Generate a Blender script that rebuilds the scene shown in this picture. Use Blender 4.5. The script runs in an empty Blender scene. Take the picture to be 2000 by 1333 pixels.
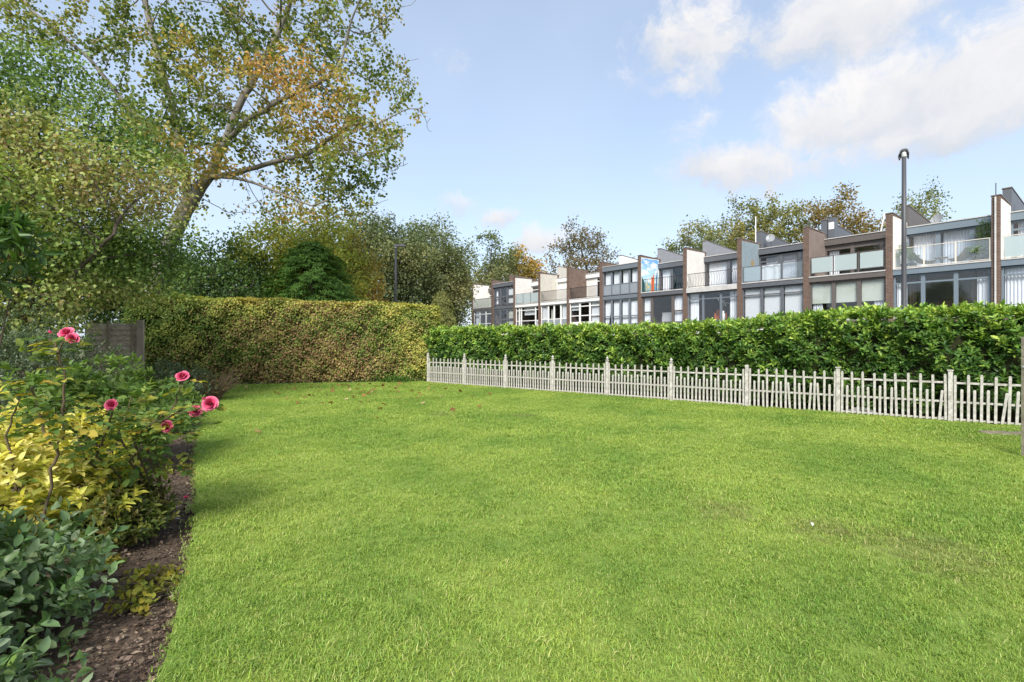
import bpy, math, random
import numpy as np
from mathutils import Vector, Matrix

rad = math.radians
rng = np.random.default_rng(11)
random.seed(11)
S = bpy.context.scene
COL = S.collection

# ------------------------------------------------------------------ camera
F = 972.2            # focal length in photograph pixels (2000 wide)
HZ = 664.0           # horizon row
CAMH = 1.6
cam_d = bpy.data.cameras.new('camera')
cam = bpy.data.objects.new('camera', cam_d)
COL.objects.link(cam)
cam.location = (0, 0, CAMH)
cam.rotation_euler = (rad(90), 0, 0)
cam_d.sensor_width = 36.0
cam_d.lens = 17.5
cam_d.shift_y = -2.5 / 2000
cam_d.clip_start = 0.05
cam_d.clip_end = 3000
S.camera = cam


def W(px, py, Y):
    """world point seen at photograph pixel (px, py) at depth Y"""
    return np.array([(px - 1000.0) / F * Y, Y, CAMH + (HZ - py) / F * Y])


# ------------------------------------------------------------------ light
SUN = np.array([-0.10, -0.72, 0.68])
SUN = SUN / np.linalg.norm(SUN)
sun_d = bpy.data.lights.new('sun', 'SUN')
sun_d.energy = 3.3
sun_d.angle = rad(22.0)
sun_d.color = (1.0, 0.955, 0.88)
sun = bpy.data.objects.new('sun', sun_d)
COL.objects.link(sun)
sun.location = (5, -20, 30)
sun.rotation_euler = Vector(SUN).to_track_quat('Z', 'Y').to_euler()

S.view_settings.view_transform = 'Standard'
S.view_settings.look = 'None'
S.view_settings.gamma = 1
S.view_settings.exposure = 0.88
S.view_settings.use_curve_mapping = False
S.cycles.use_denoising = True
S.cycles.max_bounces = 5
S.cycles.transparent_max_bounces = 16
S.cycles.diffuse_bounces = 2
S.cycles.glossy_bounces = 3
S.cycles.transmission_bounces = 4
S.cycles.sample_clamp_indirect = 6.0
S.cycles.caustics_reflective = False
S.cycles.caustics_refractive = False


class NT:
    def __init__(self, tree):
        self.t = tree

    def n(self, typ, **kw):
        nd = self.t.nodes.new(typ)
        for k, v in kw.items():
            if k == 'ins':
                for kk, vv in v.items():
                    self.put(nd.inputs[kk], vv)
            else:
                setattr(nd, k, v)
        return nd

    def put(self, sock, v):
        if isinstance(v, bpy.types.NodeSocket):
            self.t.links.new(v, sock)
        else:
            sock.default_value = v

    def math(self, op, a, b=0.0, c=0.0, clamp=False):
        nd = self.n('ShaderNodeMath', operation=op, use_clamp=clamp)
        self.put(nd.inputs[0], a)
        self.put(nd.inputs[1], b)
        self.put(nd.inputs[2], c)
        return nd.outputs[0]

    def vm(self, op, a, b=None):
        nd = self.n('ShaderNodeVectorMath', operation=op)
        self.put(nd.inputs[0], a)
        if b is not None:
            self.put(nd.inputs[1], b)
        return nd.outputs['Value'] if op in ('DOT_PRODUCT', 'LENGTH') else nd.outputs[0]

    def mix(self, f, a, b, blend='MIX'):
        nd = self.n('ShaderNodeMix', data_type='RGBA', blend_type=blend)
        self.put(nd.inputs[0], f)
        self.put(nd.inputs[6], a if isinstance(a, bpy.types.NodeSocket) else (*a[:3], 1))
        self.put(nd.inputs[7], b if isinstance(b, bpy.types.NodeSocket) else (*b[:3], 1))
        return nd.outputs[2]

    def mixf(self, f, a, b):
        nd = self.n('ShaderNodeMix', data_type='FLOAT')
        self.put(nd.inputs[0], f)
        self.put(nd.inputs[2], a)
        self.put(nd.inputs[3], b)
        return nd.outputs[0]

    def rng(self, v, a, b, c=0.0, d=1.0, smooth=True):
        nd = self.n('ShaderNodeMapRange', interpolation_type='SMOOTHSTEP' if smooth else 'LINEAR')
        self.put(nd.inputs[0], v)
        for i, x in enumerate((a, b, c, d)):
            nd.inputs[i + 1].default_value = x
        return nd.outputs[0]

    def noise(self, vec, scale, detail=4, rough=0.55, col=False):
        nd = self.n('ShaderNodeTexNoise')
        if vec is not None:
            self.put(nd.inputs['Vector'], vec)
        nd.inputs['Scale'].default_value = scale
        nd.inputs['Detail'].default_value = detail
        nd.inputs['Roughness'].default_value = rough
        return nd.outputs['Color' if col else 'Fac']


# ------------------------------------------------------------------ sky with broken cumulus
SKY_STRENGTH = 0.13
world = bpy.data.worlds.new('World')
S.world = world
world.use_nodes = True
wt = world.node_tree
wt.nodes.clear()
nw = NT(wt)
sky = nw.n('ShaderNodeTexSky', sky_type='NISHITA')
sky.sun_disc = False
sky.sun_elevation = math.asin(SUN[2])
sky.sun_rotation = math.atan2(SUN[0], SUN[1])
sky.air_density = 1.0
sky.dust_density = 1.5
sky.ozone_density = 1.5
tc = nw.n('ShaderNodeTexCoord')
vdir = nw.vm('NORMALIZE', tc.outputs['Generated'])
warp = nw.noise(vdir, 5.0, 5, 0.6, col=True)
warp = nw.vm('SUBTRACT', warp, (0.5, 0.5, 0.5))
warp = nw.vm('MULTIPLY', warp, (0.16, 0.16, 0.16))
wdir = nw.vm('ADD', vdir, warp)
# clouds: (direction as photograph pixel or azimuth/elevation, half width, half height in radians, weight)
blobs = []


def cdir(px, py):
    d = np.array([(px - 1000) / F, 1.0, (HZ - py) / F])
    return d / np.linalg.norm(d)


for px, py, rx, ry, wgt in [
    (1430, 330, 0.135, 0.050, 1.0), (1345, 265, 0.055, 0.070, 0.55), (1355, 172, 0.065, 0.030, 0.6),
    (1600, 235, 0.13, 0.055, 0.95), (1830, 185, 0.20, 0.085, 1.25), (1960, 150, 0.16, 0.085, 1.15),
    (1700, 190, 0.12, 0.05, 0.85), (1640, 300, 0.17, 0.022, 0.45),
    (1400, 50, 0.15, 0.085, 0.8), (1300, 70, 0.05, 0.06, 0.6), (1560, 30, 0.18, 0.09, 0.8), (1780, 20, 0.22, 0.05, 0.75),
    (1930, 60, 0.15, 0.08, 0.6), (1930, 235, 0.16, 0.035, 0.8),
    (1240, 175, 0.05, 0.022, 0.3), (872, 128, 0.045, 0.030, 0.35), (975, 418, 0.055, 0.028, 0.75),
    (1068, 470, 0.065, 0.042, 0.85), (890, 395, 0.045, 0.026, 0.6), (640, 420, 0.1, 0.03, 0.3),
]:
    blobs.append((cdir(px, py), rx, ry, wgt))
rs = random.Random(5)
for k in range(9):                      # the same kind of sky goes on all round
    az = rad(62 + (298 - 62) * (k + rs.random() * 0.8) / 9)
    el = rad(rs.choice([10, 16, 24, 34, 46]) + rs.uniform(-3, 3))
    d = np.array([math.sin(az) * math.cos(el), math.cos(az) * math.cos(el), math.sin(el)])
    blobs.append((d, rs.uniform(0.2, 0.4), rs.uniform(0.07, 0.16), rs.uniform(0.6, 1.1)))
dens = None
hgt = None
for d, rx, ry, wgt in blobs:
    t = np.cross(d, [0, 0, 1]); t /= np.linalg.norm(t)
    u = np.cross(t, d)
    df = nw.vm('SUBTRACT', wdir, tuple(d))
    a = nw.vm('DOT_PRODUCT', df, tuple(t / rx))
    b = nw.vm('DOT_PRODUCT', df, tuple(u / ry))
    r2 = nw.math('MULTIPLY_ADD', a, a, nw.math('MULTIPLY', b, b))
    v = nw.math('MULTIPLY', nw.math('SUBTRACT', 1.0, r2), wgt)
    wv = nw.math('MAXIMUM', nw.math('ADD', v, 0.35), 0.0)
    if dens is None:
        dens, hgt, wsum = v, nw.math('MULTIPLY', wv, b), wv
    else:
        hgt = nw.math('MULTIPLY_ADD', wv, b, hgt)
        wsum = nw.math('ADD', wsum, wv)
        dens = nw.math('MAXIMUM', dens, v)
dens = nw.math('MAXIMUM', dens, -1.0)
hgt = nw.math('DIVIDE', hgt, nw.math('MAXIMUM', wsum, 0.05))
fb = nw.noise(wdir, 7.0, 9, 0.66)
fb2 = nw.noise(vdir, 3.2, 3, 0.5)
dd = nw.math('MULTIPLY_ADD', nw.math('SUBTRACT', fb, 0.5), 3.6, dens)
mask = nw.rng(dd, 0.0, 0.95)
shade = nw.math('MULTIPLY_ADD', hgt, 0.55, 0.66)
shade = nw.math('MULTIPLY_ADD', nw.math('SUBTRACT', nw.noise(wdir, 14.0, 5, 0.6), 0.5), 1.0, shade, clamp=True)
CB = 1.0 / SKY_STRENGTH
ccol = nw.mix(shade, (0.33 * CB, 0.36 * CB, 0.41 * CB), (0.550 * CB, 0.534 * CB, 0.524 * CB))
sepd = nw.n('ShaderNodeSeparateXYZ')
nw.put(sepd.inputs[0], vdir)
low = nw.math('POWER', nw.math('SUBTRACT', 1.0, sepd.outputs[2], clamp=True), 4.0)
veil = nw.math('MULTIPLY_ADD', fb2, 0.3, nw.math('MULTIPLY_ADD', low, 0.42, 0.26), clamp=True)
skyc = nw.mix(veil, sky.outputs[0], (0.445 * CB, 0.51 * CB, 0.60 * CB))
mask = nw.math('MULTIPLY', mask, 0.93)
final = nw.mix(mask, skyc, ccol)
bg = nw.n('ShaderNodeBackground')
nw.put(bg.inputs[0], final)
bg.inputs[1].default_value = SKY_STRENGTH
wo = nw.n('ShaderNodeOutputWorld')
wt.links.new(bg.outputs[0], wo.inputs[0])

# ------------------------------------------------------------------ materials
MATS = {}


def mat(name, col, rough=0.7, spec=0.3, var=0.0, vscale=6.0, col2=None, bump=0.0, bscale=40.0, metal=0.0, coat=0.0):
    if name in MATS:
        return MATS[name]
    m = bpy.data.materials.new(name)
    m.use_nodes = True
    n = NT(m.node_tree)
    p = m.node_tree.nodes['Principled BSDF']
    p.inputs['Roughness'].default_value = rough
    p.inputs['Specular IOR Level'].default_value = spec
    p.inputs['Metallic'].default_value = metal
    tcn = n.n('ShaderNodeTexCoord')
    c2 = col2 if col2 else tuple(c * 0.6 for c in col)
    if var > 0:
        f = n.noise(tcn.outputs['Object'], vscale, 6, 0.62)
        f = n.rng(f, 0.5 - 0.2, 0.5 + 0.25)
        f = n.math('MULTIPLY', f, var)
        n.put(p.inputs['Base Color'], n.mix(f, col, c2))
    else:
        p.inputs['Base Color'].default_value = (*col, 1)
    if bump > 0:
        b = n.n('ShaderNodeBump')
        b.inputs['Strength'].default_value = bump
        b.inputs['Distance'].default_value = 0.02
        n.put(b.inputs['Height'], n.noise(tcn.outputs['Object'], bscale, 5, 0.6))
        n.put(p.inputs['Normal'], b.outputs[0])
    MATS[name] = m
    return m


def leaf_mat(name, rough=0.5, spec=0.25, transl=0.3, tint=(1.15, 1.2, 0.55)):
    m = bpy.data.materials.new(name)
    m.use_nodes = True
    n = NT(m.node_tree)
    p = m.node_tree.nodes['Principled BSDF']
    at = n.n('ShaderNodeAttribute', attribute_name='Col')
    p.inputs['Roughness'].default_value = rough
    p.inputs['Specular IOR Level'].default_value = spec
    n.put(p.inputs['Base Color'], at.outputs['Color'])
    tr = n.n('ShaderNodeBsdfTranslucent')
    n.put(tr.inputs[0], n.mix(1.0, at.outputs['Color'], tint, 'MULTIPLY'))
    mx = n.n('ShaderNodeMixShader')
    mx.inputs[0].default_value = transl
    m.node_tree.links.new(p.outputs[0], mx.inputs[1])
    m.node_tree.links.new(tr.outputs[0], mx.inputs[2])
    out = [x for x in m.node_tree.nodes if x.type == 'OUTPUT_MATERIAL'][0]
    m.node_tree.links.new(mx.outputs[0], out.inputs[0])
    MATS[name] = m
    return m


LEAF = leaf_mat('leaf', 0.6, 0.18, 0.40)
GLOSS = leaf_mat('glossy leaf', 0.38, 0.35, 0.28)


def brick_mat(name, c1, c2, mortar):
    if name in MATS:
        return MATS[name]
    m = bpy.data.materials.new(name)
    m.use_nodes = True
    n = NT(m.node_tree)
    p = m.node_tree.nodes['Principled BSDF']
    tcn = n.n('ShaderNodeTexCoord')
    sp = n.n('ShaderNodeSeparateXYZ')
    n.put(sp.inputs[0], tcn.outputs['Object'])
    cb = n.n('ShaderNodeCombineXYZ')
    n.put(cb.inputs[0], n.math('ADD', sp.outputs[0], sp.outputs[1]))
    n.put(cb.inputs[1], sp.outputs[2])
    br = n.n('ShaderNodeTexBrick')
    n.put(br.inputs['Vector'], cb.outputs[0])
    br.inputs['Scale'].default_value = 1.0
    br.inputs['Brick Width'].default_value = 0.23
    br.inputs['Row Height'].default_value = 0.078
    br.inputs['Mortar Size'].default_value = 0.009
    br.inputs['Mortar Smooth'].default_value = 0.3
    br.inputs['Bias'].default_value = -0.1
    br.inputs['Color1'].default_value = (*c1, 1)
    br.inputs['Color2'].default_value = (*c2, 1)
    br.inputs['Mortar'].default_value = (*mortar, 1)
    nz = n.rng(n.noise(tcn.outputs['Object'], 2.5, 5, 0.6), 0.35, 0.7)
    n.put(p.inputs['Base Color'], n.mix(n.math('MULTIPLY', nz, 0.4), br.outputs['Color'], tuple(c * 0.72 for c in c1)))
    b = n.n('ShaderNodeBump')
    b.inputs['Strength'].default_value = 0.6
    b.inputs['Distance'].default_value = 0.01
    n.put(b.inputs['Height'], n.math('SUBTRACT', 1.0, br.outputs['Fac']))
    n.put(p.inputs['Normal'], b.outputs[0])
    p.inputs['Roughness'].default_value = 0.85
    p.inputs['Specular IOR Level'].default_value = 0.15
    MATS[name] = m
    return m


def glass_mat(name, tint=(0.95, 0.97, 1.0), milk=0.0, milkcol=(0.62, 0.72, 0.72)):
    m = bpy.data.materials.new(name)
    m.use_nodes = True
    n = NT(m.node_tree)
    nt = m.node_tree
    out = [x for x in nt.nodes if x.type == 'OUTPUT_MATERIAL'][0]
    tr = n.n('ShaderNodeBsdfTransparent')
    tr.inputs[0].default_value = (*tint, 1)
    gl = n.n('ShaderNodeBsdfGlossy')
    gl.inputs['Roughness'].default_value = 0.02
    lw = n.n('ShaderNodeLayerWeight')
    lw.inputs[0].default_value = 0.5
    fac = n.math('MULTIPLY_ADD', n.math('POWER', lw.outputs['Facing'], 4.0), 0.6, 0.06)
    base = tr.outputs[0]
    if milk > 0:
        df = n.n('ShaderNodeBsdfDiffuse')
        df.inputs[0].default_value = (*milkcol, 1)
        tl = n.n('ShaderNodeBsdfTranslucent')
        tl.inputs[0].default_value = (*milkcol, 1)
        m2 = n.n('ShaderNodeMixShader')
        m2.inputs[0].default_value = 0.35
        nt.links.new(df.outputs[0], m2.inputs[1])
        nt.links.new(tl.outputs[0], m2.inputs[2])
        m1 = n.n('ShaderNodeMixShader')
        m1.inputs[0].default_value = milk
        nt.links.new(tr.outputs[0], m1.inputs[1])
        nt.links.new(m2.outputs[0], m1.inputs[2])
        base = m1.outputs[0]
    mx = n.n('ShaderNodeMixShader')
    nt.links.new(fac, mx.inputs[0])
    nt.links.new(base, mx.inputs[1])
    nt.links.new(gl.outputs[0], mx.inputs[2])
    nt.links.new(mx.outputs[0], out.inputs[0])
    MATS[name] = m
    return m


GLASS = glass_mat('window glass')
FROST = glass_mat('frosted glass', milk=0.85)
CLEARG = glass_mat('clear balustrade glass', milk=0.12)

# ------------------------------------------------------------------ object helpers
ORG = {}


def link(o, parent=None):
    COL.objects.link(o)
    if parent is not None:
        o.parent = parent
        ORG[o.name] = ORG.get(parent.name, np.zeros(3))
    return o


def tag(o, label=None, cat=None, group=None, kind=None):
    if label: o['label'] = label
    if cat: o['category'] = cat
    if group: o['group'] = group
    if kind: o['kind'] = kind
    return o


def thing(name, label, cat, loc=(0, 0, 0), rotz=0.0, group=None, local=False):
    o = bpy.data.objects.new(name, None)
    o.empty_display_size = 0.2
    COL.objects.link(o)
    o.location = loc
    o.rotation_euler = (0, 0, rotz)
    ORG[o.name] = np.zeros(3) if local else np.array(loc, float)
    return tag(o, label, cat, group)


def np_mesh(name, verts, faces_list, cols=None, smooth=False):
    """verts (n,3); faces_list: list of (m,k) int arrays"""
    me = bpy.data.meshes.new(name)
    verts = np.asarray(verts, np.float32)
    me.vertices.add(len(verts))
    me.vertices.foreach_set('co', verts.ravel())
    fl = [np.asarray(f, np.int32) for f in faces_list if len(f)]
    if fl:
        loops = np.concatenate([f.ravel() for f in fl])
        tot = np.concatenate([np.full(len(f), f.shape[1], np.int32) for f in fl])
        start = np.concatenate([[0], np.cumsum(tot)[:-1]]).astype(np.int32)
        me.loops.add(len(loops))
        me.loops.foreach_set('vertex_index', loops)
        me.polygons.add(len(tot))
        me.polygons.foreach_set('loop_start', start)
        me.polygons.foreach_set('loop_total', tot)
        if smooth:
            me.polygons.foreach_set('use_smooth', np.ones(len(tot), bool))
    if cols is not None:
        a = me.attributes.new('Col', 'FLOAT_COLOR', 'POINT')
        c = np.ones((len(verts), 4), np.float32)
        c[:, :3] = cols
        a.data.foreach_set('color', c.ravel())
    me.update(calc_edges=True)
    return me


def mobj(name, me, m, parent=None, world=True):
    """link mesh whose verts are world coords (if the parent root is unrotated)"""
    if m is not None:
        me.materials.append(m)
    o = bpy.data.objects.new(name, me)
    link(o, parent)
    return o


class MB:
    def __init__(self):
        self.v, self.f = [], []

    def poly(self, vs, fs):
        b = len(self.v)
        self.v += [tuple(map(float, p)) for p in vs]
        self.f += [[i + b for i in f] for f in fs]
        return self

    def box(self, x0, x1, y0, y1, z0, z1):
        v = [(x0, y0, z0), (x1, y0, z0), (x1, y1, z0), (x0, y1, z0), (x0, y0, z1), (x1, y0, z1), (x1, y1, z1), (x0, y1, z1)]
        return self.poly(v, [(0, 3, 2, 1), (4, 5, 6, 7), (0, 1, 5, 4), (1, 2, 6, 5), (2, 3, 7, 6), (3, 0, 4, 7)])

    def bbox(self, x0, x1, y0, y1, z0, z1, b):
        """box with chamfered vertical-section edges (4 long z edges)"""
        pr = [(x0 + b, y0), (x1 - b, y0), (x1, y0 + b), (x1, y1 - b), (x1 - b, y1), (x0 + b, y1), (x0, y1 - b), (x0, y0 + b)]
        n = 8
        v = [(x, y, z0) for x, y in pr] + [(x, y, z1) for x, y in pr]
        return self.poly(v, [list(range(n))[::-1], list(range(n, 2 * n))] + [(i, (i + 1) % n, n + (i + 1) % n, n + i) for i in range(n)])

    def prism_yz(self, prof, x0, x1):
        n = len(prof)
        v = [(x0, y, z) for y, z in prof] + [(x1, y, z) for y, z in prof]
        return self.poly(v, [list(range(n)), list(range(n, 2 * n))[::-1]] + [(i, n + i, n + (i + 1) % n, (i + 1) % n) for i in range(n)])

    def prism_xz(self, prof, y0, y1):
        n = len(prof)
        v = [(x, y0, z) for x, z in prof] + [(x, y1, z) for x, z in prof]
        return self.poly(v, [list(range(n)), list(range(n, 2 * n))[::-1]] + [(i, n + i, n + (i + 1) % n, (i + 1) % n) for i in range(n)])

    def tube(self, pts, radii, n=6, cap=True):
        pts = [Vector(p) for p in pts]
        b = len(self.v)
        for i, p in enumerate(pts):
            d = (pts[min(i + 1, len(pts) - 1)] - pts[max(i - 1, 0)])
            d = d.normalized() if d.length > 1e-9 else Vector((0, 0, 1))
            ref = Vector((0, 1, 0)) if abs(d.y) < 0.9 else Vector((1, 0, 0))
            u = d.cross(ref).normalized()
            w = d.cross(u)
            r = radii[i] if hasattr(radii, '__len__') else radii
            for k in range(n):
                a = 2 * math.pi * k / n
                self.v.append(tuple(p + u * (r * math.cos(a)) + w * (r * math.sin(a))))
        for i in range(len(pts) - 1):
            for k in range(n):
                a, c = b + i * n + k, b + i * n + (k + 1) % n
                self.f.append([a, c, c + n, a + n])
        if cap:
            self.f.append([b + k for k in range(n)][::-1])
            self.f.append([b + (len(pts) - 1) * n + k for k in range(n)])
        return self

    def lathe(self, c, prof, n=12):
        b = len(self.v)
        for r, z in prof:
            for k in range(n):
                a = 2 * math.pi * k / n
                self.v.append((c[0] + r * math.cos(a), c[1] + r * math.sin(a), c[2] + z))
        for i in range(len(prof) - 1):
            for k in range(n):
                a, d = b + i * n + k, b + i * n + (k + 1) % n
                self.f.append([a, d, d + n, a + n])
        self.f.append([b + k for k in range(n)][::-1])
        self.f.append([b + (len(prof) - 1) * n + k for k in range(n)])
        return self

    def mesh(self, name, off=None, smooth=False):
        me = bpy.data.meshes.new(name)
        vs = self.v
        if off is not None:
            vs = [(x - off[0], y - off[1], z - off[2]) for x, y, z in vs]
        me.from_pydata(vs, [], self.f)
        if smooth:
            me.polygons.foreach_set('use_smooth', [True] * len(me.polygons))
        me.update()
        return me

    def build(self, name, m, parent=None, smooth=False):
        off = ORG.get(parent.name) if parent is not None else None
        return mobj(name, self.mesh(name, off, smooth), m, parent)


def unit(v):
    return v / np.maximum(np.linalg.norm(v, axis=-1, keepdims=True), 1e-9)


def rand_dirs(n):
    return unit(rng.normal(size=(n, 3)))


_ph = np.random.default_rng(3).uniform(0, 6.28, (8, 3))
_dr = np.random.default_rng(4).normal(size=(8, 3))


def wob(P, scale, seed=0):
    """smooth pseudo noise in 0..1"""
    P = np.asarray(P) * scale
    s = 0
    for k in range(5):
        d = _dr[(k + seed) % 8]
        s = s + np.sin(P @ d * (0.7 + 0.35 * k) + _ph[(k + seed) % 8, seed % 3])
    return np.clip(0.5 + s / 6.0, 0, 1)


# leaf templates: (along, across, up) and faces
T_RH = (np.array([(0, 0, 0), (.45, .5, .07), (1, 0, -.05), (.45, -.5, .07)]), [np.array([[0, 1, 2, 3]])])
T_HEX = (np.array([(0, 0, 0), (.3, .46, .08), (.72, .38, .04), (1, 0, -.12), (.72, -.38, .04), (.3, -.46, .08)]),
         [np.array([[0, 3, 2, 1], [0, 5, 4, 3]])])
T_FINE = (np.array([(0, 0, 0), (.5, 0, .02), (1, 0, -.16),
                    (.16, .30, .06), (.45, .5, .10), (.78, .34, .01),
                    (.16, -.30, .06), (.45, -.5, .10), (.78, -.34, .01)]),
          [np.array([[0, 1, 4, 3], [0, 6, 7, 1], [1, 2, 5, 4], [1, 7, 8, 2]])])
T_PALM = (np.array([(0, 0, 0), (.12, .42, .05), (.42, .30, .02), (.62, .62, -.04), (.66, .2, .02), (1, 0, -.1),
                    (.66, -.2, .02), (.62, -.62, -.04), (.42, -.30, .02), (.12, -.42, .05), (.45, 0, .03)]),
          [np.array([[0, 10, 2, 1], [10, 4, 3, 2], [10, 6, 5, 4], [10, 8, 7, 6], [0, 9, 8, 10]])])


def ortho(U, N):
    U = unit(U)
    N = N - (N * U).sum(-1, keepdims=True) * U
    N = unit(N)
    return U, N, np.cross(N, U)


def leaf_mesh(name, P, U, N, L, Wd, C, tmpl, off=None):
    T, faces = tmpl
    U, N, V = ortho(U, N)
    L = np.broadcast_to(L, (len(P),))[:, None, None]
    Wd = np.broadcast_to(Wd, (len(P),))[:, None, None]
    verts = P[:, None, :] + L * T[None, :, 0:1] * U[:, None, :] + Wd * T[None, :, 1:2] * V[:, None, :] + L * T[None, :, 2:3] * N[:, None, :]
    k = len(T)
    base = (np.arange(len(P)) * k)[:, None, None]
    fl = [(f[None] + base).reshape(-1, f.shape[1]) for f in faces]
    verts = verts.reshape(-1, 3)
    if off is not None:
        verts = verts - off
    return np_mesh(name, verts, fl, np.repeat(C, k, axis=0))


def foliage(parent, P, U, N, L, Wd, C, tmpl, m, name='foliage', single=0, stuff=True, leafname='leaf'):
    """leaves as one mesh; the `single` leaves that show largest become leaf objects of their own"""
    n = len(P)
    L = np.broadcast_to(L, (n,)).astype(float)
    Wd = np.broadcast_to(Wd, (n,)).astype(float)
    off = ORG[parent.name]
    keep = np.ones(n, bool)
    if single:
        Nn = unit(N)
        cd = np.array([0, 0, CAMH]) - P
        dist = np.linalg.norm(cd, axis=1)
        face = np.abs((unit(cd) * Nn).sum(1)) + 0.2
        inview = np.abs(P[:, 0] / np.maximum(P[:, 1], 0.1)) < 1.02
        key = L * face / dist * inview
        # prefer leaves on the side of the plant turned to the camera
        key = key * (1.6 - (dist - dist.min()) / max(np.ptp(dist), 1e-6))
        idx = np.argsort(-key)[:single]
        keep[idx] = False
        Uo, No, Vo = ortho(U, N)
        T, faces = tmpl
        pal = C[rng.choice(idx, 10)]
        meshes = [np_mesh('leaf', T, faces, np.repeat(pal[j:j + 1], len(T), axis=0)) for j in range(10)]
        for me in meshes:
            me.materials.append(m)
        near = ((C[idx][:, None] - pal[None]) ** 2).sum(-1).argmin(1)
        for q, i in enumerate(idx):
            o = bpy.data.objects.new(leafname, meshes[near[q]])
            link(o, parent)
            M = np.eye(4)
            M[:3, 0] = Uo[i] * L[i]
            M[:3, 1] = Vo[i] * Wd[i]
            M[:3, 2] = No[i] * L[i]
            M[:3, 3] = P[i] - off
            o.matrix_local = Matrix(M.tolist())
    if keep.sum() == 0:
        return None
    me = leaf_mesh(name, P[keep], U[keep], N[keep], L[keep], Wd[keep], C[keep], tmpl, off)
    o = mobj(name, me, m, parent)
    if stuff:
        o['kind'] = 'stuff'
    return o


def pick(pal, n, t=None):
    """colours from a palette: pal list of rgb; t in 0..1 chooses along the list (with jitter)"""
    pal = np.array(pal, float)
    if t is None:
        t = rng.random(n)
    x = np.clip(t, 0, 0.9999) * (len(pal) - 1)
    i = x.astype(int)
    f = (x - i)[:, None]
    c = pal[i] * (1 - f) + pal[i + 1] * f
    return c * rng.uniform(0.8, 1.2, (n, 1)) * rng.uniform(0.94, 1.06, (n, 3))


def rosettes(P, D, k, L, Wd, tilt, gap=0.012, jit=0.2):
    """k leaves round every shoot axis D"""
    n = len(P)
    D = unit(D)
    ref = np.where(np.abs(D[:, 2:3]) > 0.9, np.array([[1., 0, 0]]), np.array([[0., 0, 1]]))
    A = unit(np.cross(D, ref))
    B = np.cross(D, A)
    j = np.tile(np.arange(k), n)
    rep = np.repeat(np.arange(n), k)
    phi = j * 2.399 + np.repeat(rng.uniform(0, 6.28, n), k) + rng.normal(0, .25, n * k)
    R_ = np.cos(phi)[:, None] * A[rep] + np.sin(phi)[:, None] * B[rep]
    tl = tilt * (0.55 + 0.6 * j / max(k - 1, 1)) + rng.normal(0, jit, n * k)
    U = np.cos(tl)[:, None] * D[rep] + np.sin(tl)[:, None] * R_
    Nn = np.sin(tl)[:, None] * D[rep] - np.cos(tl)[:, None] * R_
    Nn = unit(Nn + rng.normal(0, jit, (n * k, 3)))
    PP = P[rep] - D[rep] * (j * gap)[:, None]
    LL = L * rng.uniform(0.7, 1.15, n * k)
    return PP, U, Nn, LL, LL * (Wd / L), rep


# ------------------------------------------------------------------ ground, lawn, bed, road
FA = np.array([-3.15, 18.70])             # fence line, far end
FD = np.array([0.796, -0.605])            # along the fence towards the near end
FNB = np.array([0.605, 0.796])            # behind the fence
BED = [(-0.6, 0.2), (-1.30, 1.6), (-1.66, 2.33), (-1.80, 2.62), (-2.10, 3.15), (-2.42, 3.74), (-2.83, 4.45), (-3.33, 5.25), (-4.0, 6.3), (-4.75, 7.5), (-5.5, 8.7),
       (-6.35, 10.3), (-7.4, 12.5), (-8.6, 15.0), (-9.6, 17.3)]


def sheet(name, pts, z, m, z0=None, kind='structure'):
    n = len(pts)
    mb = MB()
    mb.poly([(x, y, z) for x, y in pts], [list(range(n))])
    if z0 is not None:
        mb.poly([(x, y, z) for x, y in pts] + [(x, y, z0) for x, y in pts],
                [(i, n + i, n + (i + 1) % n, (i + 1) % n) for i in range(n)])
    o = mb.build(name, m)
    o['kind'] = kind
    return o


def lawn_nodes(n, posn):
    """patchy turf colour from world position"""
    a = n.rng(n.noise(posn, 0.55, 4, 0.6), 0.36, 0.64)
    b = n.rng(n.noise(posn, 2.3, 4, 0.6), 0.35, 0.66)
    c = n.rng(n.noise(posn, 7.0, 3, 0.6), 0.55, 0.78)
    col = n.mix(a, (0.190, 0.315, 0.050), (0.345, 0.450, 0.085))
    col = n.mix(n.math('MULTIPLY', b, 0.6), col, (0.265, 0.385, 0.062))
    col = n.mix(n.math('MULTIPLY', c, 0.35), col, (0.37, 0.38, 0.09))
    for wx, wy, wr in ((3.15, 3.75, .85), (2.0, 4.65, .55), (2.6, 4.2, .5), (-1.5, 10.6, .5), (.2, 10.4, .5)):
        ds = n.vm('LENGTH', n.vm('SUBTRACT', posn, (wx, wy, 0.0)))
        wn = n.math('MULTIPLY_ADD', n.math('SUBTRACT', n.noise(posn, 6.0, 4, .65), .5), 1.6, n.math('DIVIDE', ds, wr))
        col = n.mix(n.math('MULTIPLY', n.rng(wn, 0.75, 0.15), 0.34), col, (0.20, 0.165, 0.085))
    d = n.rng(n.noise(posn, 3.4, 5, 0.7), 0.56, 0.72)
    col = n.mix(n.math('MULTIPLY', d, 0.5), col, (0.13, 0.235, 0.035))
    return col


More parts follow.
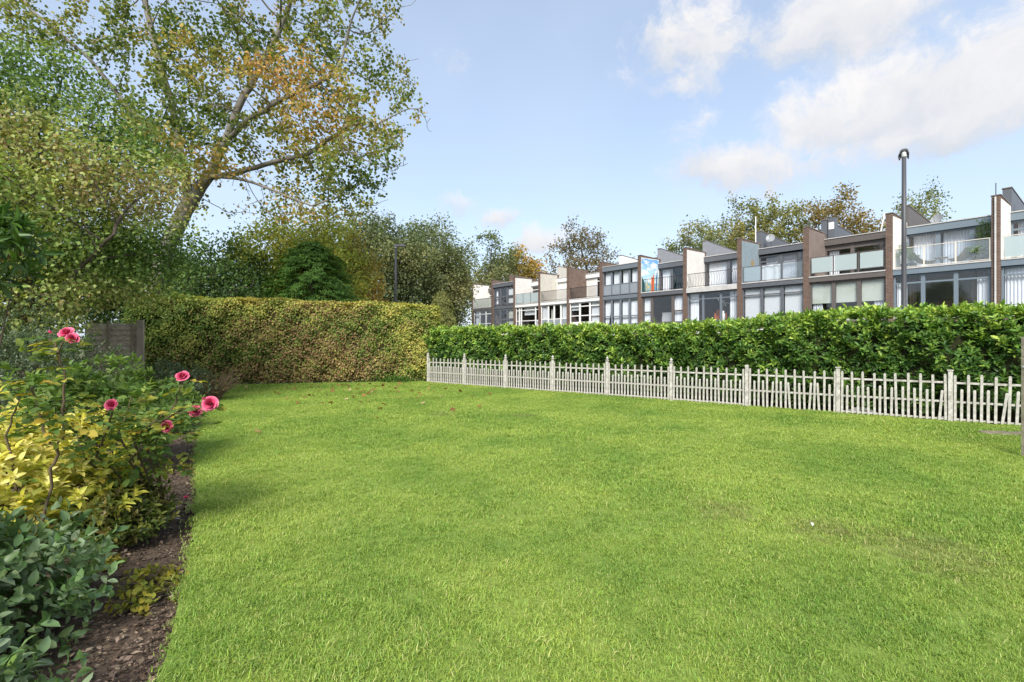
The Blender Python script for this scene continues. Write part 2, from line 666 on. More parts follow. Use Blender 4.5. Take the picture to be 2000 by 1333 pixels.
m = bpy.data.materials.new('lawn turf')
m.use_nodes = True
n = NT(m.node_tree)
g = n.n('ShaderNodeNewGeometry')
p = m.node_tree.nodes['Principled BSDF']
lc = lawn_nodes(n, g.outputs['Position'])
fine = n.rng(n.noise(g.outputs['Position'], 55.0, 4, 0.7), 0.35, 0.7)
n.put(p.inputs['Base Color'], n.mix(n.math('MULTIPLY_ADD', fine, 0.4, 0.4), lc, (0.085, 0.10, 0.03)))
p.inputs['Roughness'].default_value = 0.9
p.inputs['Specular IOR Level'].default_value = 0.1
bp = n.n('ShaderNodeBump')
bp.inputs['Strength'].default_value = 0.5
n.put(bp.inputs['Height'], n.noise(g.outputs['Position'], 60.0, 5, 0.7))
n.put(p.inputs['Normal'], bp.outputs[0])
TURF = m

EARTH = mat('rough ground', (0.10, 0.115, 0.05), 0.95, 0.1, 0.8, 0.8, (0.13, 0.10, 0.06), 0.5, 10)
SOIL = mat('dark bark soil', (0.080, 0.058, 0.042), 0.95, 0.15, 0.8, 14, (0.15, 0.112, 0.08), 1.0, 45)
TARMAC = mat('tarmac', (0.055, 0.055, 0.058), 0.9, 0.2, 0.5, 5, (0.08, 0.078, 0.075), 0.4, 80)
PAVE = mat('concrete paving', (0.26, 0.25, 0.235), 0.9, 0.2, 0.6, 3, (0.18, 0.17, 0.16), 0.3, 30)
sheet('ground', [(-400, -60), (400, -60), (400, 900), (-400, 900)], -0.12, EARTH)
fr = FA + FD * 21.0
lawn_poly = list(BED) + [(-9.95, 17.62), (-3.36, 19.15), tuple(FA), tuple(fr), (14.0, -2.0), (-0.6, -2.0)]
sheet('lawn', lawn_poly, 0.0, TURF, -0.10)
bed_poly = [(x + 0.03, y) for x, y in BED] + [(-9.95, 17.62), (-14.5, 17.4), (-14.5, 0.2)]
sheet('flower_bed', bed_poly, -0.055, SOIL)
strip = [tuple(FA), tuple(fr), tuple(fr + FNB * 1.5), tuple(FA + FNB * 1.5)]
sheet('hedge_bed', strip, -0.05, SOIL)

EX = np.array([0.6012, -0.7991])           # along the terrace towards the near end
EY = np.array([0.7991, 0.6012])            # into the houses
P0 = np.array([-4.98, 62.5])
HW = 4.337


def TP(x, y):
    q = P0 + EX * x + EY * y
    return (q[0], q[1])


sheet('pavement', [TP(-30, -3.4), TP(75, -3.4), TP(75, -0.5), TP(-30, -0.5)], 0.18, PAVE, -0.12)
sheet('road', [TP(-60, -9.2), TP(90, -9.2), TP(90, -3.4), TP(-60, -3.4)], 0.05, TARMAC, -0.12)
sheet('forecourt', [TP(-10, -0.5), TP(62, -0.5), TP(62, 11), TP(-10, 11)], 0.184, PAVE, -0.12)

# ------------------------------------------------------------------ terrace of town houses
BRICK = brick_mat('brown brick', (0.115, 0.072, 0.055), (0.165, 0.092, 0.064), (0.30, 0.27, 0.24))
WHITEB = brick_mat('white painted brick', (0.74, 0.72, 0.68), (0.70, 0.68, 0.64), (0.60, 0.58, 0.55))
CREAMB = brick_mat('cream painted brick', (0.60, 0.57, 0.50), (0.56, 0.53, 0.46), (0.48, 0.45, 0.40))
BLUEB = brick_mat('blue grey painted brick', (0.27, 0.33, 0.36), (0.24, 0.30, 0.33), (0.20, 0.25, 0.28))
GREYB = brick_mat('grey painted brick', (0.30, 0.31, 0.33), (0.27, 0.28, 0.30), (0.22, 0.23, 0.25))
WHITER = mat('white render', (0.76, 0.74, 0.70), 0.85, 0.2, 0.35, 1.2, (0.58, 0.55, 0.50), 0.15, 20)
BROWNR = mat('brown render', (0.19, 0.15, 0.13), 0.8, 0.2, 0.6, 1.5, (0.27, 0.22, 0.19), 0.2, 20)
WHITE = mat('white paint', (0.80, 0.80, 0.78), 0.5, 0.4, 0.25, 2.5, (0.62, 0.61, 0.58))
GREYBLUE = mat('slate blue paint', (0.155, 0.178, 0.205), 0.5, 0.4, 0.25, 3, (0.125, 0.14, 0.165))
PANELGREY = mat('grey panel', (0.27, 0.30, 0.33), 0.55, 0.35, 0.25, 3, (0.15, 0.17, 0.19))
CHAR = mat('charcoal paint', (0.105, 0.113, 0.128), 0.5, 0.4, 0.3, 3, (0.14, 0.146, 0.158))
TEALG = mat('blue grey paint', (0.165, 0.208, 0.245), 0.5, 0.4, 0.25, 3, (0.13, 0.168, 0.20))
BROWNP = mat('dark brown paint', (0.115, 0.100, 0.092), 0.55, 0.35, 0.3, 3, (0.145, 0.128, 0.118))
BLACKM = mat('black metal', (0.022, 0.022, 0.025), 0.45, 0.4)
CREAMM = mat('cream metal', (0.70, 0.66, 0.58), 0.45, 0.4, 0.3, 8, (0.5, 0.45, 0.38))
COPING = mat('weathered coping', (0.17, 0.15, 0.13), 0.85, 0.2, 0.6, 4, (0.28, 0.25, 0.22))
SLABM = mat('pale slab edge', (0.55, 0.54, 0.52), 0.8, 0.2, 0.6, 2.0, (0.34, 0.33, 0.31))
ROOFM = mat('roof felt', (0.13, 0.13, 0.135), 0.9, 0.2, 0.5, 3, (0.2, 0.2, 0.2))
CURT = mat('white curtain', (0.86, 0.85, 0.82), 0.9, 0.1)
BLIND = mat('white blind', (0.85, 0.84, 0.79), 0.8, 0.1)
OLIVEB = mat('olive cream blind', (0.62, 0.63, 0.50), 0.85, 0.1, 0.2, 1.5, (0.44, 0.45, 0.36))
INT = mat('room wall', (0.55, 0.52, 0.48), 0.9, 0.1)
INTD = mat('dark room wall', (0.20, 0.18, 0.165), 0.9, 0.1)
TEALW = mat('teal room wall', (0.03, 0.12, 0.14), 0.9, 0.1)
CORR = mat('pale corrugated panel', (0.42, 0.44, 0.40), 0.7, 0.3, 0.4, 3, (0.32, 0.34, 0.30))
DISHM = mat('grey dish metal', (0.26, 0.27, 0.28), 0.5, 0.4)
TIMBERW = mat('white timber', (0.74, 0.73, 0.70), 0.7, 0.2)
ZF, ZS, ZR = 2.9, 5.5, 8.1
YAW = math.atan2(EX[1], EX[0])


def window_wall(root, x0, x1, z0, z1, y, cols, fm, fw=0.07, pane=GLASS, panel=PANELGREY):
    """a row of window units; cols = [(weight, [(weight, kind), ...top to bottom])]"""
    tot = sum(c[0] for c in cols)
    x = x0
    for wgt, rows in cols:
        xa, xb = x, x + (x1 - x0) * wgt / tot
        x = xb
        mb = MB()
        mb.box(xa, xa + fw, y, y + 0.09, z0, z1)
        mb.box(xb - fw, xb, y, y + 0.09, z0, z1)
        rt = sum(r[0] for r in rows)
        z = z1
        cells = []
        for k, (rw, kind) in enumerate(rows):
            za = z - (z1 - z0) * rw / rt
            mb.box(xa + fw, xb - fw, y + 0.003, y + 0.087, z - fw * (1 if k == 0 else 0.5), z)
            mb.box(xa + fw, xb - fw, y + 0.003, y + 0.087, za, za + fw * (1 if k == len(rows) - 1 else 0.5))
            cells.append((za + fw * 0.5, z - fw * 0.5, kind))
            z = za
        wo_ = mb.build('window', fm, root)
        for za, zb, kind in cells:
            pb = MB()
            if kind == 'p':
                pb.box(xa + fw * .9, xb - fw * .9, y + 0.02, y + 0.06, za, zb)
                pb.build('panel', panel, wo_)
            elif kind == 'o':
                continue
            else:
                pb.box(xa + fw * .9, xb - fw * .9, y + 0.04, y + 0.048, za, zb)
                pb.build('pane', FROST if kind == 'f' else pane, wo_)


def curtain(root, x0, x1, z0, z1, y, m=CURT, amp=0.035, pitch=0.13, lean=0.0):
    nx = max(6, int((x1 - x0) / pitch * 5))
    vs, fs = [], []
    for i in range(nx + 1):
        t = i / nx
        x = x0 + (x1 - x0) * t
        yy = y + amp * math.sin(2 * math.pi * (x - x0) / pitch + 0.8 * math.sin(7 * t))
        vs += [(x + lean * (1 - 0), yy, z0), (x, yy, z1)] if lean == 0 else [(x0 + (x - x0) * (1 - lean), yy, z0), (x, yy, z1)]
    for i in range(nx):
        fs.append((2 * i, 2 * i + 2, 2 * i + 3, 2 * i + 1))
    MB().poly(vs, fs).build('curtain', m, root, smooth=True)


def blind(root, x0, x1, z0, z1, y, m=BLIND, slats=True):
    mb = MB()
    if slats:
        k = int((z1 - z0) / 0.06)
        for i in range(k):
            za = z0 + (z1 - z0) * i / k
            zb = z0 + (z1 - z0) * (i + 1) / k
            mb.poly([(x0, y, za), (x1, y, za), (x1, y + 0.006, zb), (x0, y + 0.006, zb)], [(0, 1, 2, 3)])
    else:
        mb.box(x0, x1, y, y + 0.012, z0, z1)
        mb.box(x0, x1, y - 0.01, y + 0.022, z0 - 0.025, z0)
    mb.build('blind', m, root)


def railing_bars(root, x0, x1, y, z0, z1, m, pitch=0.115, wavy=False):
    mb = MB()
    mb.box(x0, x1, y - 0.025, y + 0.025, z1 - 0.035, z1)
    mb.box(x0, x1, y - 0.018, y + 0.018, z0 + 0.07, z0 + 0.1)
    k = int((x1 - x0) / pitch)
    for i in range(k + 1):
        x = x0 + (x1 - x0) * i / k
        if wavy:
            pts = []
            for q in range(9):
                t = q / 8
                zz = z0 + 0.09 + (z1 - z0 - 0.12) * t
                pts.append((x + 0.04 * math.sin(2 * math.pi * t * 1.2), y - 0.13 * math.sin(math.pi * min(1, t * 1.7)) ** 2 * (1 - t), zz))
            mb.tube(pts, 0.011, 5)
        else:
            mb.box(x - 0.011, x + 0.011, y - 0.011, y + 0.011, z0, z1 - 0.03)
    mb.build('balcony_railing', m, root)


def railing_glass(root, x0, x1, y, z0, z1, m, npan=3, gm=FROST, gap=0.06, post=0.05):
    for i in range(npan + 1):
        x = x0 + (x1 - x0 - post) * i / npan
        MB().box(x, x + post, y - 0.025, y + 0.025, z0, z1).build('balcony_post', m, root)
    MB().box(x0, x1, y - 0.03, y + 0.03, z1, z1 + 0.035).build('balcony_handrail', m, root)
    MB().box(x0, x1, y - 0.02, y + 0.02, z0 + gap - 0.03, z0 + gap).build('bottom_rail', m, root)
    for i in range(npan):
        xa = x0 + (x1 - x0 - post) * i / npan + post + gap * .3
        xb = x0 + (x1 - x0 - post) * (i + 1) / npan - gap * .3
        MB().box(xa, xb, y - 0.008, y + 0.008, z0 + gap + 0.015, z1 - 0.03).build('balustrade_panel', gm, root)


def dish(root, c, size=0.32, facing=(-0.6, -0.8)):
    """satellite dish on a bracket, local coords"""
    f = Vector((facing[0], facing[1], 0.45)).normalized()
    u = f.cross(Vector((0, 0, 1))).normalized()
    w = u.cross(f)
    c = Vector(c)
    vs, fs = [c - f * 0.07], []
    rings = 3
    nn = 14
    for i in range(1, rings + 1):
        r = size * i / rings
        for k in range(nn):
            a = 2 * math.pi * k / nn
            vs.append(c + u * (r * math.cos(a)) + w * (r * 1.08 * math.sin(a)) - f * (0.07 * (1 - (i / rings) ** 2)))
    for k in range(nn):
        fs.append((0, 1 + k, 1 + (k + 1) % nn))
        for i in range(rings - 1):
            a, b = 1 + i * nn + k, 1 + i * nn + (k + 1) % nn
            fs.append((a, a + nn, b + nn, b))
    d = MB().poly(vs, fs).build('satellite_dish', DISHM, root, smooth=True)
    mb = MB()
    mb.tube([c - f * 0.07, c - f * 0.25, c - f * 0.3 - Vector((0, 0, 0.35))], 0.022, 6)
    mb.tube([c - w * size, c + f * 0.3 - w * 0.05], 0.012, 5)
    mb.box(c.x + f.x * 0.3 - 0.03, c.x + f.x * 0.3 + 0.03, c.y + f.y * 0.3 - 0.03, c.y + f.y * 0.3 + 0.03, c.z + f.z * 0.3 - 0.06, c.z + f.z * 0.3 + 0.03)
    mb.build('dish_bracket', DISHM, d)


XA, XB = 0.17, HW - 0.17


def house(k, label, side=WHITER, frame=WHITE, fascia=None, flush=False, slab=SLABM, upstand=GREYB, up=True, rec=2.4, room=INT):
    loc = TP(k * HW, 0)
    root = thing('terraced_house', label, 'house', (loc[0], loc[1], 0), YAW, 'row of terraced town houses', local=True)
    fascia = fascia or frame
    # party wall with its brick end pier
    MB().prism_yz([(0, 0), (0, 8.65), (2.62, 8.53), (2.62, 8.25), (10, 8.25), (10, 0)], -0.165, 0.165).build('party_wall', BRICK, root)
    MB().prism_yz([(-0.03, 8.655), (-0.03, 8.70), (2.66, 8.577), (2.66, 8.535)], -0.19, 0.19).build('coping', COPING, root)
    if up:
        MB().prism_yz([(2.68, 8.0), (2.68, 9.5), (7.2, 9.12), (7.2, 8.0)], -0.172, 0.172).build('roof_upstand', upstand, root)
        MB().prism_yz([(2.64, 9.505), (2.64, 9.55), (7.24, 9.165), (7.24, 9.12)], -0.2, 0.2).build('coping', COPING, root)
    # ground floor
    MB().box(XA - .01, XB + .01, 0.15, 0.4, 0.1, ZF - 0.16).build('ground_floor_wall', BRICK, root)
    gd = MB().box(0.9, 3.3, 0.10, 0.145, 0.19, 2.35).build('garage_door', WHITE if k % 3 else frame, root)
    for q in range(4):
        MB().box(0.98, 3.22, 0.085, 0.098, 0.26 + q * 0.52, 0.70 + q * 0.52).build('door_panel', WHITE if k % 3 else frame, gd)
    MB().box(XA - .01, XB + .01, 0.12, 8.5, ZF - 0.155, ZF).build('floor_slab', SLABM, root)
    yb = 0.04 if not flush else 0.12
    MB().box(XA - .01, XB + .01, yb + 0.08, 8.5, ZS - 0.17, ZS).build('floor_slab', SLABM, root)
    MB().box(XA, XB, yb - 0.03, yb + 0.075, ZS - 0.32, ZS - 0.035).build('slab_fascia', fascia, root)
    if not flush:
        MB().box(XA, XB, yb - 0.06, yb + 0.078, ZS - 0.03, ZS + 0.04).build('slab_edge', slab, root)
    MB().box(XA - .01, XB + .01, 8.2, 8.4, 0.1, ZR - 0.16).build('rear_wall', BRICK, root)
    MB().box(XA - .01, XB + .01, 4.6, 4.7, ZF + .01, ZR - 0.2).build('room_wall', room, root)
    rr = 0.14 if flush else rec
    MB().box(XA - .01, XB + .01, rr - 0.05, 9.6, ZR - 0.15, ZR).build('roof', ROOFM, root)
    MB().box(XA, XB, rr - 0.13, rr - 0.055, ZR - 0.38, ZR + 0.02).build('roof_fascia', fascia, root)
    MB().box(XA, XB, rr - 0.17, rr - 0.03, ZR + 0.022, ZR + 0.07).build('roof_edge', SLABM, root)
    if not flush:
        MB().box(0.166, 0.19, 0.03, rec - 0.01, ZS + 0.045, 8.48).build('side_wall_face', side, root)
        MB().box(XB - .004, XB + 0.004, 0.03, rec - 0.01, ZS + 0.045, 8.48).build('side_wall_face', WHITER, root)
    return root


zL0, zL1 = ZF + 0.02, ZS - 0.33          # lower window band
zU0, zU1 = ZS + 0.05, ZR - 0.39          # upper window band

# house 1 (far end)
h = house(0, 'far end house with pale corrugated balcony front and white framed windows', WHITER, WHITE, BROWNP, up=False)
mb = MB()
for i in range(30):
    xa = XA + (XB - XA) * i / 30
    mb.box(xa, xa + (XB - XA) / 30 * 0.92, 0.02 + (i % 2) * 0.03, 0.06 + (i % 2) * 0.03, ZS + 0.045, ZS + 1.1)
mb.build('balcony_panel', CORR, h)
MB().box(XA, XB, 0.0, 0.12, ZS + 1.105, ZS + 1.15).build('balcony_handrail', CREAMM, h)
window_wall(h, XA, XB, zU0, zU1, 2.42, [(1, [(.3, 'g'), (.5, 'g'), (.6, 'p')]), (1, [(.3, 'g'), (1, 'g')]), (1, [(.3, 'g'), (.5, 'g'), (.6, 'p')])], WHITE)
window_wall(h, XA, XB, zL0, zL1, 0.14, [(1, [(.5, 'g'), (1.3, 'g'), (.7, 'g')])] * 3, WHITE, 0.09)
curtain(h, XA + .1, 1.0, zL0, zL1, 0.4)

# house 2 flush charcoal
h = house(1, 'house with both storeys clad in flush charcoal frames, six square windows above', WHITER, CHAR, CHAR, True, upstand=BRICK)
window_wall(h, XA, XB, zU0, zU1, 0.14, [(1, [(1, 'g'), (.8, 'g'), (.12, 'p')])] * 3, CHAR, 0.17, panel=CHAR)
window_wall(h, XA, XB, zL0, zL1, 0.14, [(1, [(1.2, 'g'), (1, 'g')])] * 3, CHAR, 0.17)
blind(h, 2.95, 4.0, zU0 + .2, zU1 - .1, 0.3, slats=False)
blind(h, 2.95, 4.0, zL0 + .2, zL1 - .1, 0.3, OLIVEB, slats=False)
curtain(h, .4, .7, zU0, zU1, 0.4)

# house 3
h = house(2, 'house with white side wall and three frosted balcony panels in dark frames', WHITEB, WHITE, WHITE, up=False)
railing_glass(h, XA + .02, XB - .02, 0.09, ZS + 0.045, ZS + 1.12, CHAR, 3)
window_wall(h, XA, XB, zU0, zU1, 2.42, [(1, [(.35, 'g'), (1.3, 'g')]), (.8, [(.35, 'g'), (1.3, 'g')]), (1.2, [(.35, 'g'), (1.3, 'g')])], WHITE)
window_wall(h, XA, XB, zL0, zL1, 0.14, [(.55, [(.35, 'g'), (1.1, 'g'), (.7, 'g')]), (.35, [(.35, 'g'), (1.1, 'g'), (.7, 'g')]), (2.4, [(.35, 'g'), (1.1, 'g'), (.7, 'g')]), (.6, [(.35, 'g'), (1.1, 'g'), (.7, 'g')])], WHITE, 0.075)
blind(h, 1.45, 3.35, zL0 + 1.35, zL1 - .05, 0.35, BLIND)
curtain(h, 3.2, 4.1, zL0, zL0 + .8, 0.4)

# house 4
h = house(3, 'house with cream side wall, black bar balcony and pale door above', CREAMB, WHITE, WHITE, upstand=CREAMB)
railing_bars(h, XA + .02, XB - .02, 0.09, ZS + 0.045, ZS + 1.12, BLACKM)
window_wall(h, XA, XB, zU0, zU1, 2.42, [(1.1, [(1, 'p')]), (1, [(.3, 'g'), (1.4, 'g')]), (1.2, [(1, 'g')])], WHITE, 0.09, panel=WHITER)
window_wall(h, XA, XB, zL0, zL1, 0.14, [(1, [(1.7, 'g'), (.9, 'p')]), (.8, [(1.7, 'g'), (.9, 'p')]), (.9, [(1.7, 'g'), (.9, 'p')]), (.9, [(1.7, 'g'), (.9, 'p')])], WHITE, 0.085)
blind(h, XA + .1, 1.1, zL0 + .8, zL1 - .05, 0.3, slats=False)
blind(h, 3.25, 4.1, zL0 + .8, zL1 - .05, 0.3, slats=False)
blind(h, 1.35, 1.9, zL0 + .8, zL1 - .4, 0.5, OLIVEB, slats=False)
MB().box(XA + .05, XA + .13, 2.28, 2.36, ZS + .05, 7.9).build('downpipe', WHITE, h)

# house 5
h = house(4, 'house with bare brown brick side wall above a black bar balcony', BRICK, WHITE, WHITE, up=False)
railing_bars(h, XA + .02, XB - .02, 0.09, ZS + 0.045, ZS + 1.12, BLACKM)
window_wall(h, XA, XB, zU0, zU1, 2.42, [(1, [(1, 'p')]), (1, [(.3, 'g'), (1.4, 'g')]), (1, [(.3, 'g'), (1.4, 'g')])], WHITE, 0.09, panel=WHITER)
window_wall(h, XA, XB, zL0 + .3, zL1, 0.14, [(1, [(.55, 'g'), (1.25, 'g'), (.95, 'g')])] * 3, WHITE, 0.09)
MB().box(XA, XB, 0.1, 0.2, ZF - .02, zL0 + .297).build('spandrel', WHITE, h)
blind(h, XA + .1, 1.35, zL0 + 1.5, zL1 - .05, 0.3)
blind(h, 2.95, 4.1, zL0 + .3, zL1 - .05, 0.3)
MB().box(3.0, 4.1, 3.4, 4.0, ZR + .01, ZR + 1.0).build('roof_cabinet', PANELGREY, h)
MB().box(1.2, 1.6, 2.9, 3.9, ZR + .07, ZR + .75).build('chimney', BRICK, h)
for q, xx in enumerate((.6, 1.2, 2.0, 2.7)):
    pass

# house 6 flush slate blue
h = house(5, 'house flush in slate blue frames, four curtained windows over grey panels', WHITER, GREYBLUE, GREYBLUE, True, upstand=WHITER)
window_wall(h, XA, XB, zU0, zU1, 0.14, [(1, [(1.25, 'g'), (.95, 'p')])] * 4, GREYBLUE, 0.075)
window_wall(h, XA, XB, zL0, zL1, 0.14, [(1, [(1.6, 'g'), (.8, 'g')])] * 4, GREYBLUE, 0.085)
for x in (XA, 1.15, 2.2, 3.2):
    curtain(h, x + .12, x + .92, zU0 + .9, zU1, 0.35)
curtain(h, XA + .1, 1.1, zL0, zL1, 0.35, lean=0.55)
curtain(h, 1.25, 2.1, zL0, zL1, 0.35)
curtain(h, 2.25, 3.1, zL0, zL1, 0.35)
curtain(h, 3.2, 4.1, zL0, zL1, 0.35)
MB().box(1.7, 3.6, 3.6, 6.2, ZR + .01, ZR + .9).build('roof_hatch', BROWNP, h)

# house 7 with a painted side wall
h = house(6, 'house with a painted seaside sky mural on its balcony side wall', WHITER, BROWNP, CHAR, upstand=GREYB, room=TEALW)
m = bpy.data.materials.new('sky mural paint')
m.use_nodes = True
n = NT(m.node_tree)
p = m.node_tree.nodes['Principled BSDF']
tcn = n.n('ShaderNodeTexCoord')
sp = n.n('ShaderNodeSeparateXYZ')
n.put(sp.inputs[0], tcn.outputs['Object'])
cb = n.n('ShaderNodeCombineXYZ')
n.put(cb.inputs[1], n.math('MULTIPLY', sp.outputs[1], 0.8))
n.put(cb.inputs[2], n.math('MULTIPLY', sp.outputs[2], 1.8))
cl = n.rng(n.noise(cb.outputs[0], 1.3, 5, 0.6), 0.42, 0.62)
zz = n.rng(sp.outputs[2], 7.2, 8.4)
skyp = n.mix(zz, (0.36, 0.58, 0.68), (0.13, 0.33, 0.62))
pt = n.mix(cl, skyp, (0.78, 0.78, 0.76))
sea = n.rng(sp.outputs[2], 6.35, 6.5)
low = n.mix(n.rng(n.noise(cb.outputs[0], 2.2, 3), 0.45, 0.55), (0.12, 0.38, 0.55), (0.55, 0.48, 0.25))
n.put(p.inputs['Base Color'], n.mix(sea, low, pt))
p.inputs['Roughness'].default_value = 0.7
MB().box(0.191, 0.197, 0.04, 2.36, ZS + 0.06, 8.44).build('mural', m, h)
MB().poly([(0.199, 1.3, ZS + .1), (0.199, 1.75, ZS + .1), (0.199, 1.72, 7.35), (0.199, 1.5, 6.9), (0.199, 1.35, 7.0)], [(0, 1, 2, 3, 4)]).build('painted_sail', mat('orange paint', (0.55, 0.13, 0.05)), h)
MB().poly([(0.199, 1.85, ZS + .1), (0.199, 2.15, ZS + .1), (0.199, 2.2, 7.6), (0.199, 1.95, 7.0)], [(0, 1, 2, 3)]).build('painted_sail', mat('blue paint', (0.12, 0.22, 0.33)), h)
MB().poly([(0.199, .06, ZS + .1), (0.199, .5, ZS + .1), (0.199, .45, 6.4), (0.199, .06, 6.9)], [(0, 1, 2, 3)]).build('painted_rock', mat('dark green paint', (0.04, 0.10, 0.09)), h)
railing_bars(h, XA + .02, XB - .02, 0.09, ZS + 0.045, ZS + 1.12, BLACKM, 0.2)
window_wall(h, XA, XB, zU0, zU1, 2.42, [(.9, [(1, 'g')]), (1, [(1, 'g')]), (.9, [(1, 'g')])], CHAR, 0.12)
curtain(h, .35, 1.3, zU0, zU1 - .1, 2.7)
curtain(h, 3.2, 4.0, zU0, zU1 - .1, 2.9)
window_wall(h, XA, XB, zL0, zL1, 0.14, [(1, [(1.3, 'g'), (.95, 'g')]), (2, [(1, 'g')]), (1, [(1.3, 'g'), (.95, 'g')])], BROWNP, 0.12)
curtain(h, XA + .12, 1.05, zL0, zL1, 0.35)
curtain(h, 2.95, 3.25, zL0, zL1, 0.36, lean=-.3)
curtain(h, 3.3, 4.1, zL0, zL1, 0.35)
MB().box(1.4, 2.5, 4.53, 4.58, 3.9, 4.8).build('picture_frame', mat('pale picture', (0.55, 0.5, 0.42)), h)
MB().box(1.5, 2.4, 4.51, 4.528, 4.0, 4.7).build('picture', mat('dark picture', (0.08, 0.15, 0.17)), h)

# house 8 with bowed balcony bars
h = house(7, 'house with white brick side wall and bowed wavy balcony bars', WHITEB, GREYBLUE, CHAR, upstand=GREYB, room=INTD)
railing_bars(h, XA + .02, XB - .02, 0.12, ZS + 0.045, ZS + 1.12, BLACKM, 0.13, wavy=True)
MB().box(XA, XB, -0.07, 0.0, ZS - .33, ZS + .0).build('balcony_kerb', SLABM, h)
window_wall(h, XA, XB, zU0, zU1, 2.42, [(1.3, [(1, 'g')]), (1.3, [(1, 'g')])], CHAR, 0.12)
curtain(h, .4, 2.1, zU0, zU1, 2.7)
curtain(h, 2.3, 4.0, zU0, zU1, 2.7)
window_wall(h, XA, XB, zL0, zL1 - .02, 0.14, [(1, [(.55, 'g'), (1.9, 'g')]), (1.1, [(.55, 'g'), (1.9, 'g')]), (1, [(.55, 'g'), (1.9, 'g')])], GREYBLUE, 0.08)
curtain(h, XA + .1, .95, zL0, zL1, 0.38)
curtain(h, 3.45, 4.1, zL0, zL1, 0.38)

# house 9
h = house(8, 'house with blue grey brick side wall and lower windows full of white slatted blinds', BLUEB, CHAR, CHAR, upstand=CHAR, room=INTD)
railing_glass(h, XA + .02, XB - .02, 0.09, ZS + 0.045, ZS + 1.12, CHAR, 3, CLEARG)
for x0_, x1_ in ((0.3, 1.4),):
    MB().box(x0_, x1_, 0.105, 0.112, ZS + .14, ZS + 1.08).build('balcony_screen', FROST, h)
curtain(h, 1.5, 2.7, ZS + .1, ZS + 1.1, 0.2, CURT, 0.03, 0.5)
curtain(h, 2.8, 4.0, ZS + .1, ZS + 1.5, 2.75)
window_wall(h, XA, XB, zU0, zU1 - .1, 2.42, [(1, [(.4, 'g'), (1.6, 'g')]), (.8, [(.4, 'g'), (1.6, 'g')]), (.8, [(.4, 'g'), (1.6, 'g')])], CHAR, 0.1)
curtain(h, .5, 2.6, zU0, zU1 - .2, 2.8)
curtain(h, 2.8, 4.0, zU0 + 1.2, zU1 - .1, 2.8)
window_wall(h, XA, XB, zL0, zL1 - .02, 0.14, [(1, [(.55, 'g'), (1.95, 'g')])] * 3, CHAR, 0.08)
for i in range(3):
    xa = XA + 1.333 * i
    blind(h, xa + .1, xa + 1.23, zL0, zL1 - .1, 0.3)
MB().poly([(0.2, 1.2, 7.0), (0.2, 1.35, 7.35), (0.2, 1.45, 7.1), (0.2, 1.6, 7.4), (0.2, 1.65, 7.0), (0.2, 1.42, 6.75)], [(0, 1, 2, 3, 4, 5)]).build('wall_ornament', mat('bronze', (0.3, 0.22, 0.1)), h)
dish(h, (0.75, 2.9, 8.95), 0.3, (0.3, -1))
MB().tube([(-0.12, 2.5, 8.5), (-0.12, 2.5, 10.6)], 0.035, 6).build('aerial_mast', WHITE, h)

# house 10
h = house(9, 'house with dark brown side wall, frosted balcony panels and half drawn cream blinds', BROWNR, BROWNP, BROWNP, upstand=CHAR, room=INTD)
railing_glass(h, XA + .02, XB - .02, 0.09, ZS + 0.045, ZS + 1.2, BROWNP, 3, FROST, gap=0.2)
window_wall(h, XA, XB, zU0, zU1, 2.42, [(1.4, [(.22, 'p'), (1.6, 'g')]), (1.4, [(.22, 'p'), (1.6, 'g')]), (.8, [(.22, 'p'), (1.6, 'g')])], BROWNP, 0.1, panel=BROWNP)
curtain(h, .35, .9, zU0, zU1 - .35, 2.65)
blind(h, 3.35, 4.1, zU0, zU1 - .35, 2.62, OLIVEB, slats=False)
window_wall(h, XA, XB, zL0, zL1 - .02, 0.14, [(1, [(1, 'g')]), (1, [(1, 'g')]), (1, [(1, 'g')])], BROWNP, 0.1)
for i in range(3):
    xa = XA + 1.333 * i
    blind(h, xa + .1, xa + 1.23, zL0 + .95, zL1 - .1, 0.28, OLIVEB, slats=False)
curtain(h, XA + .1, .8, zL0, zL0 + 1.0, 0.4)
curtain(h, 3.5, 4.1, zL0, zL0 + 1.0, 0.4)
MB().box(0.22, 0.62, 2.75, 3.2, ZR + .0, ZR + 1.5).build('chimney', CHAR, h)
MB().box(0.26, 0.58, 2.73, 2.748, ZR + .75, ZR + 1.2).build('vent_panel', TIMBERW, h)
mb = MB()
mb.tube([(2.9, 3.4, ZR + .1), (3.15, 3.4, ZR + 1.35), (3.15, 6.0, ZR + .3)], 0.06, 4)
mb.tube([(2.9, 3.4, ZR + .15), (3.15, 6.0, ZR + .2)], 0.05, 4)
for q in (0.3, 0.55, 0.8):
    mb.tube([(2.9 + .25 * q, 3.4 + 2.6 * q, ZR + .12), (3.15, 3.4 + 2.6 * q, ZR + 1.35 - 1.05 * q)], 0.035, 4)
mb.build('roof_light_frame', TIMBERW, h)

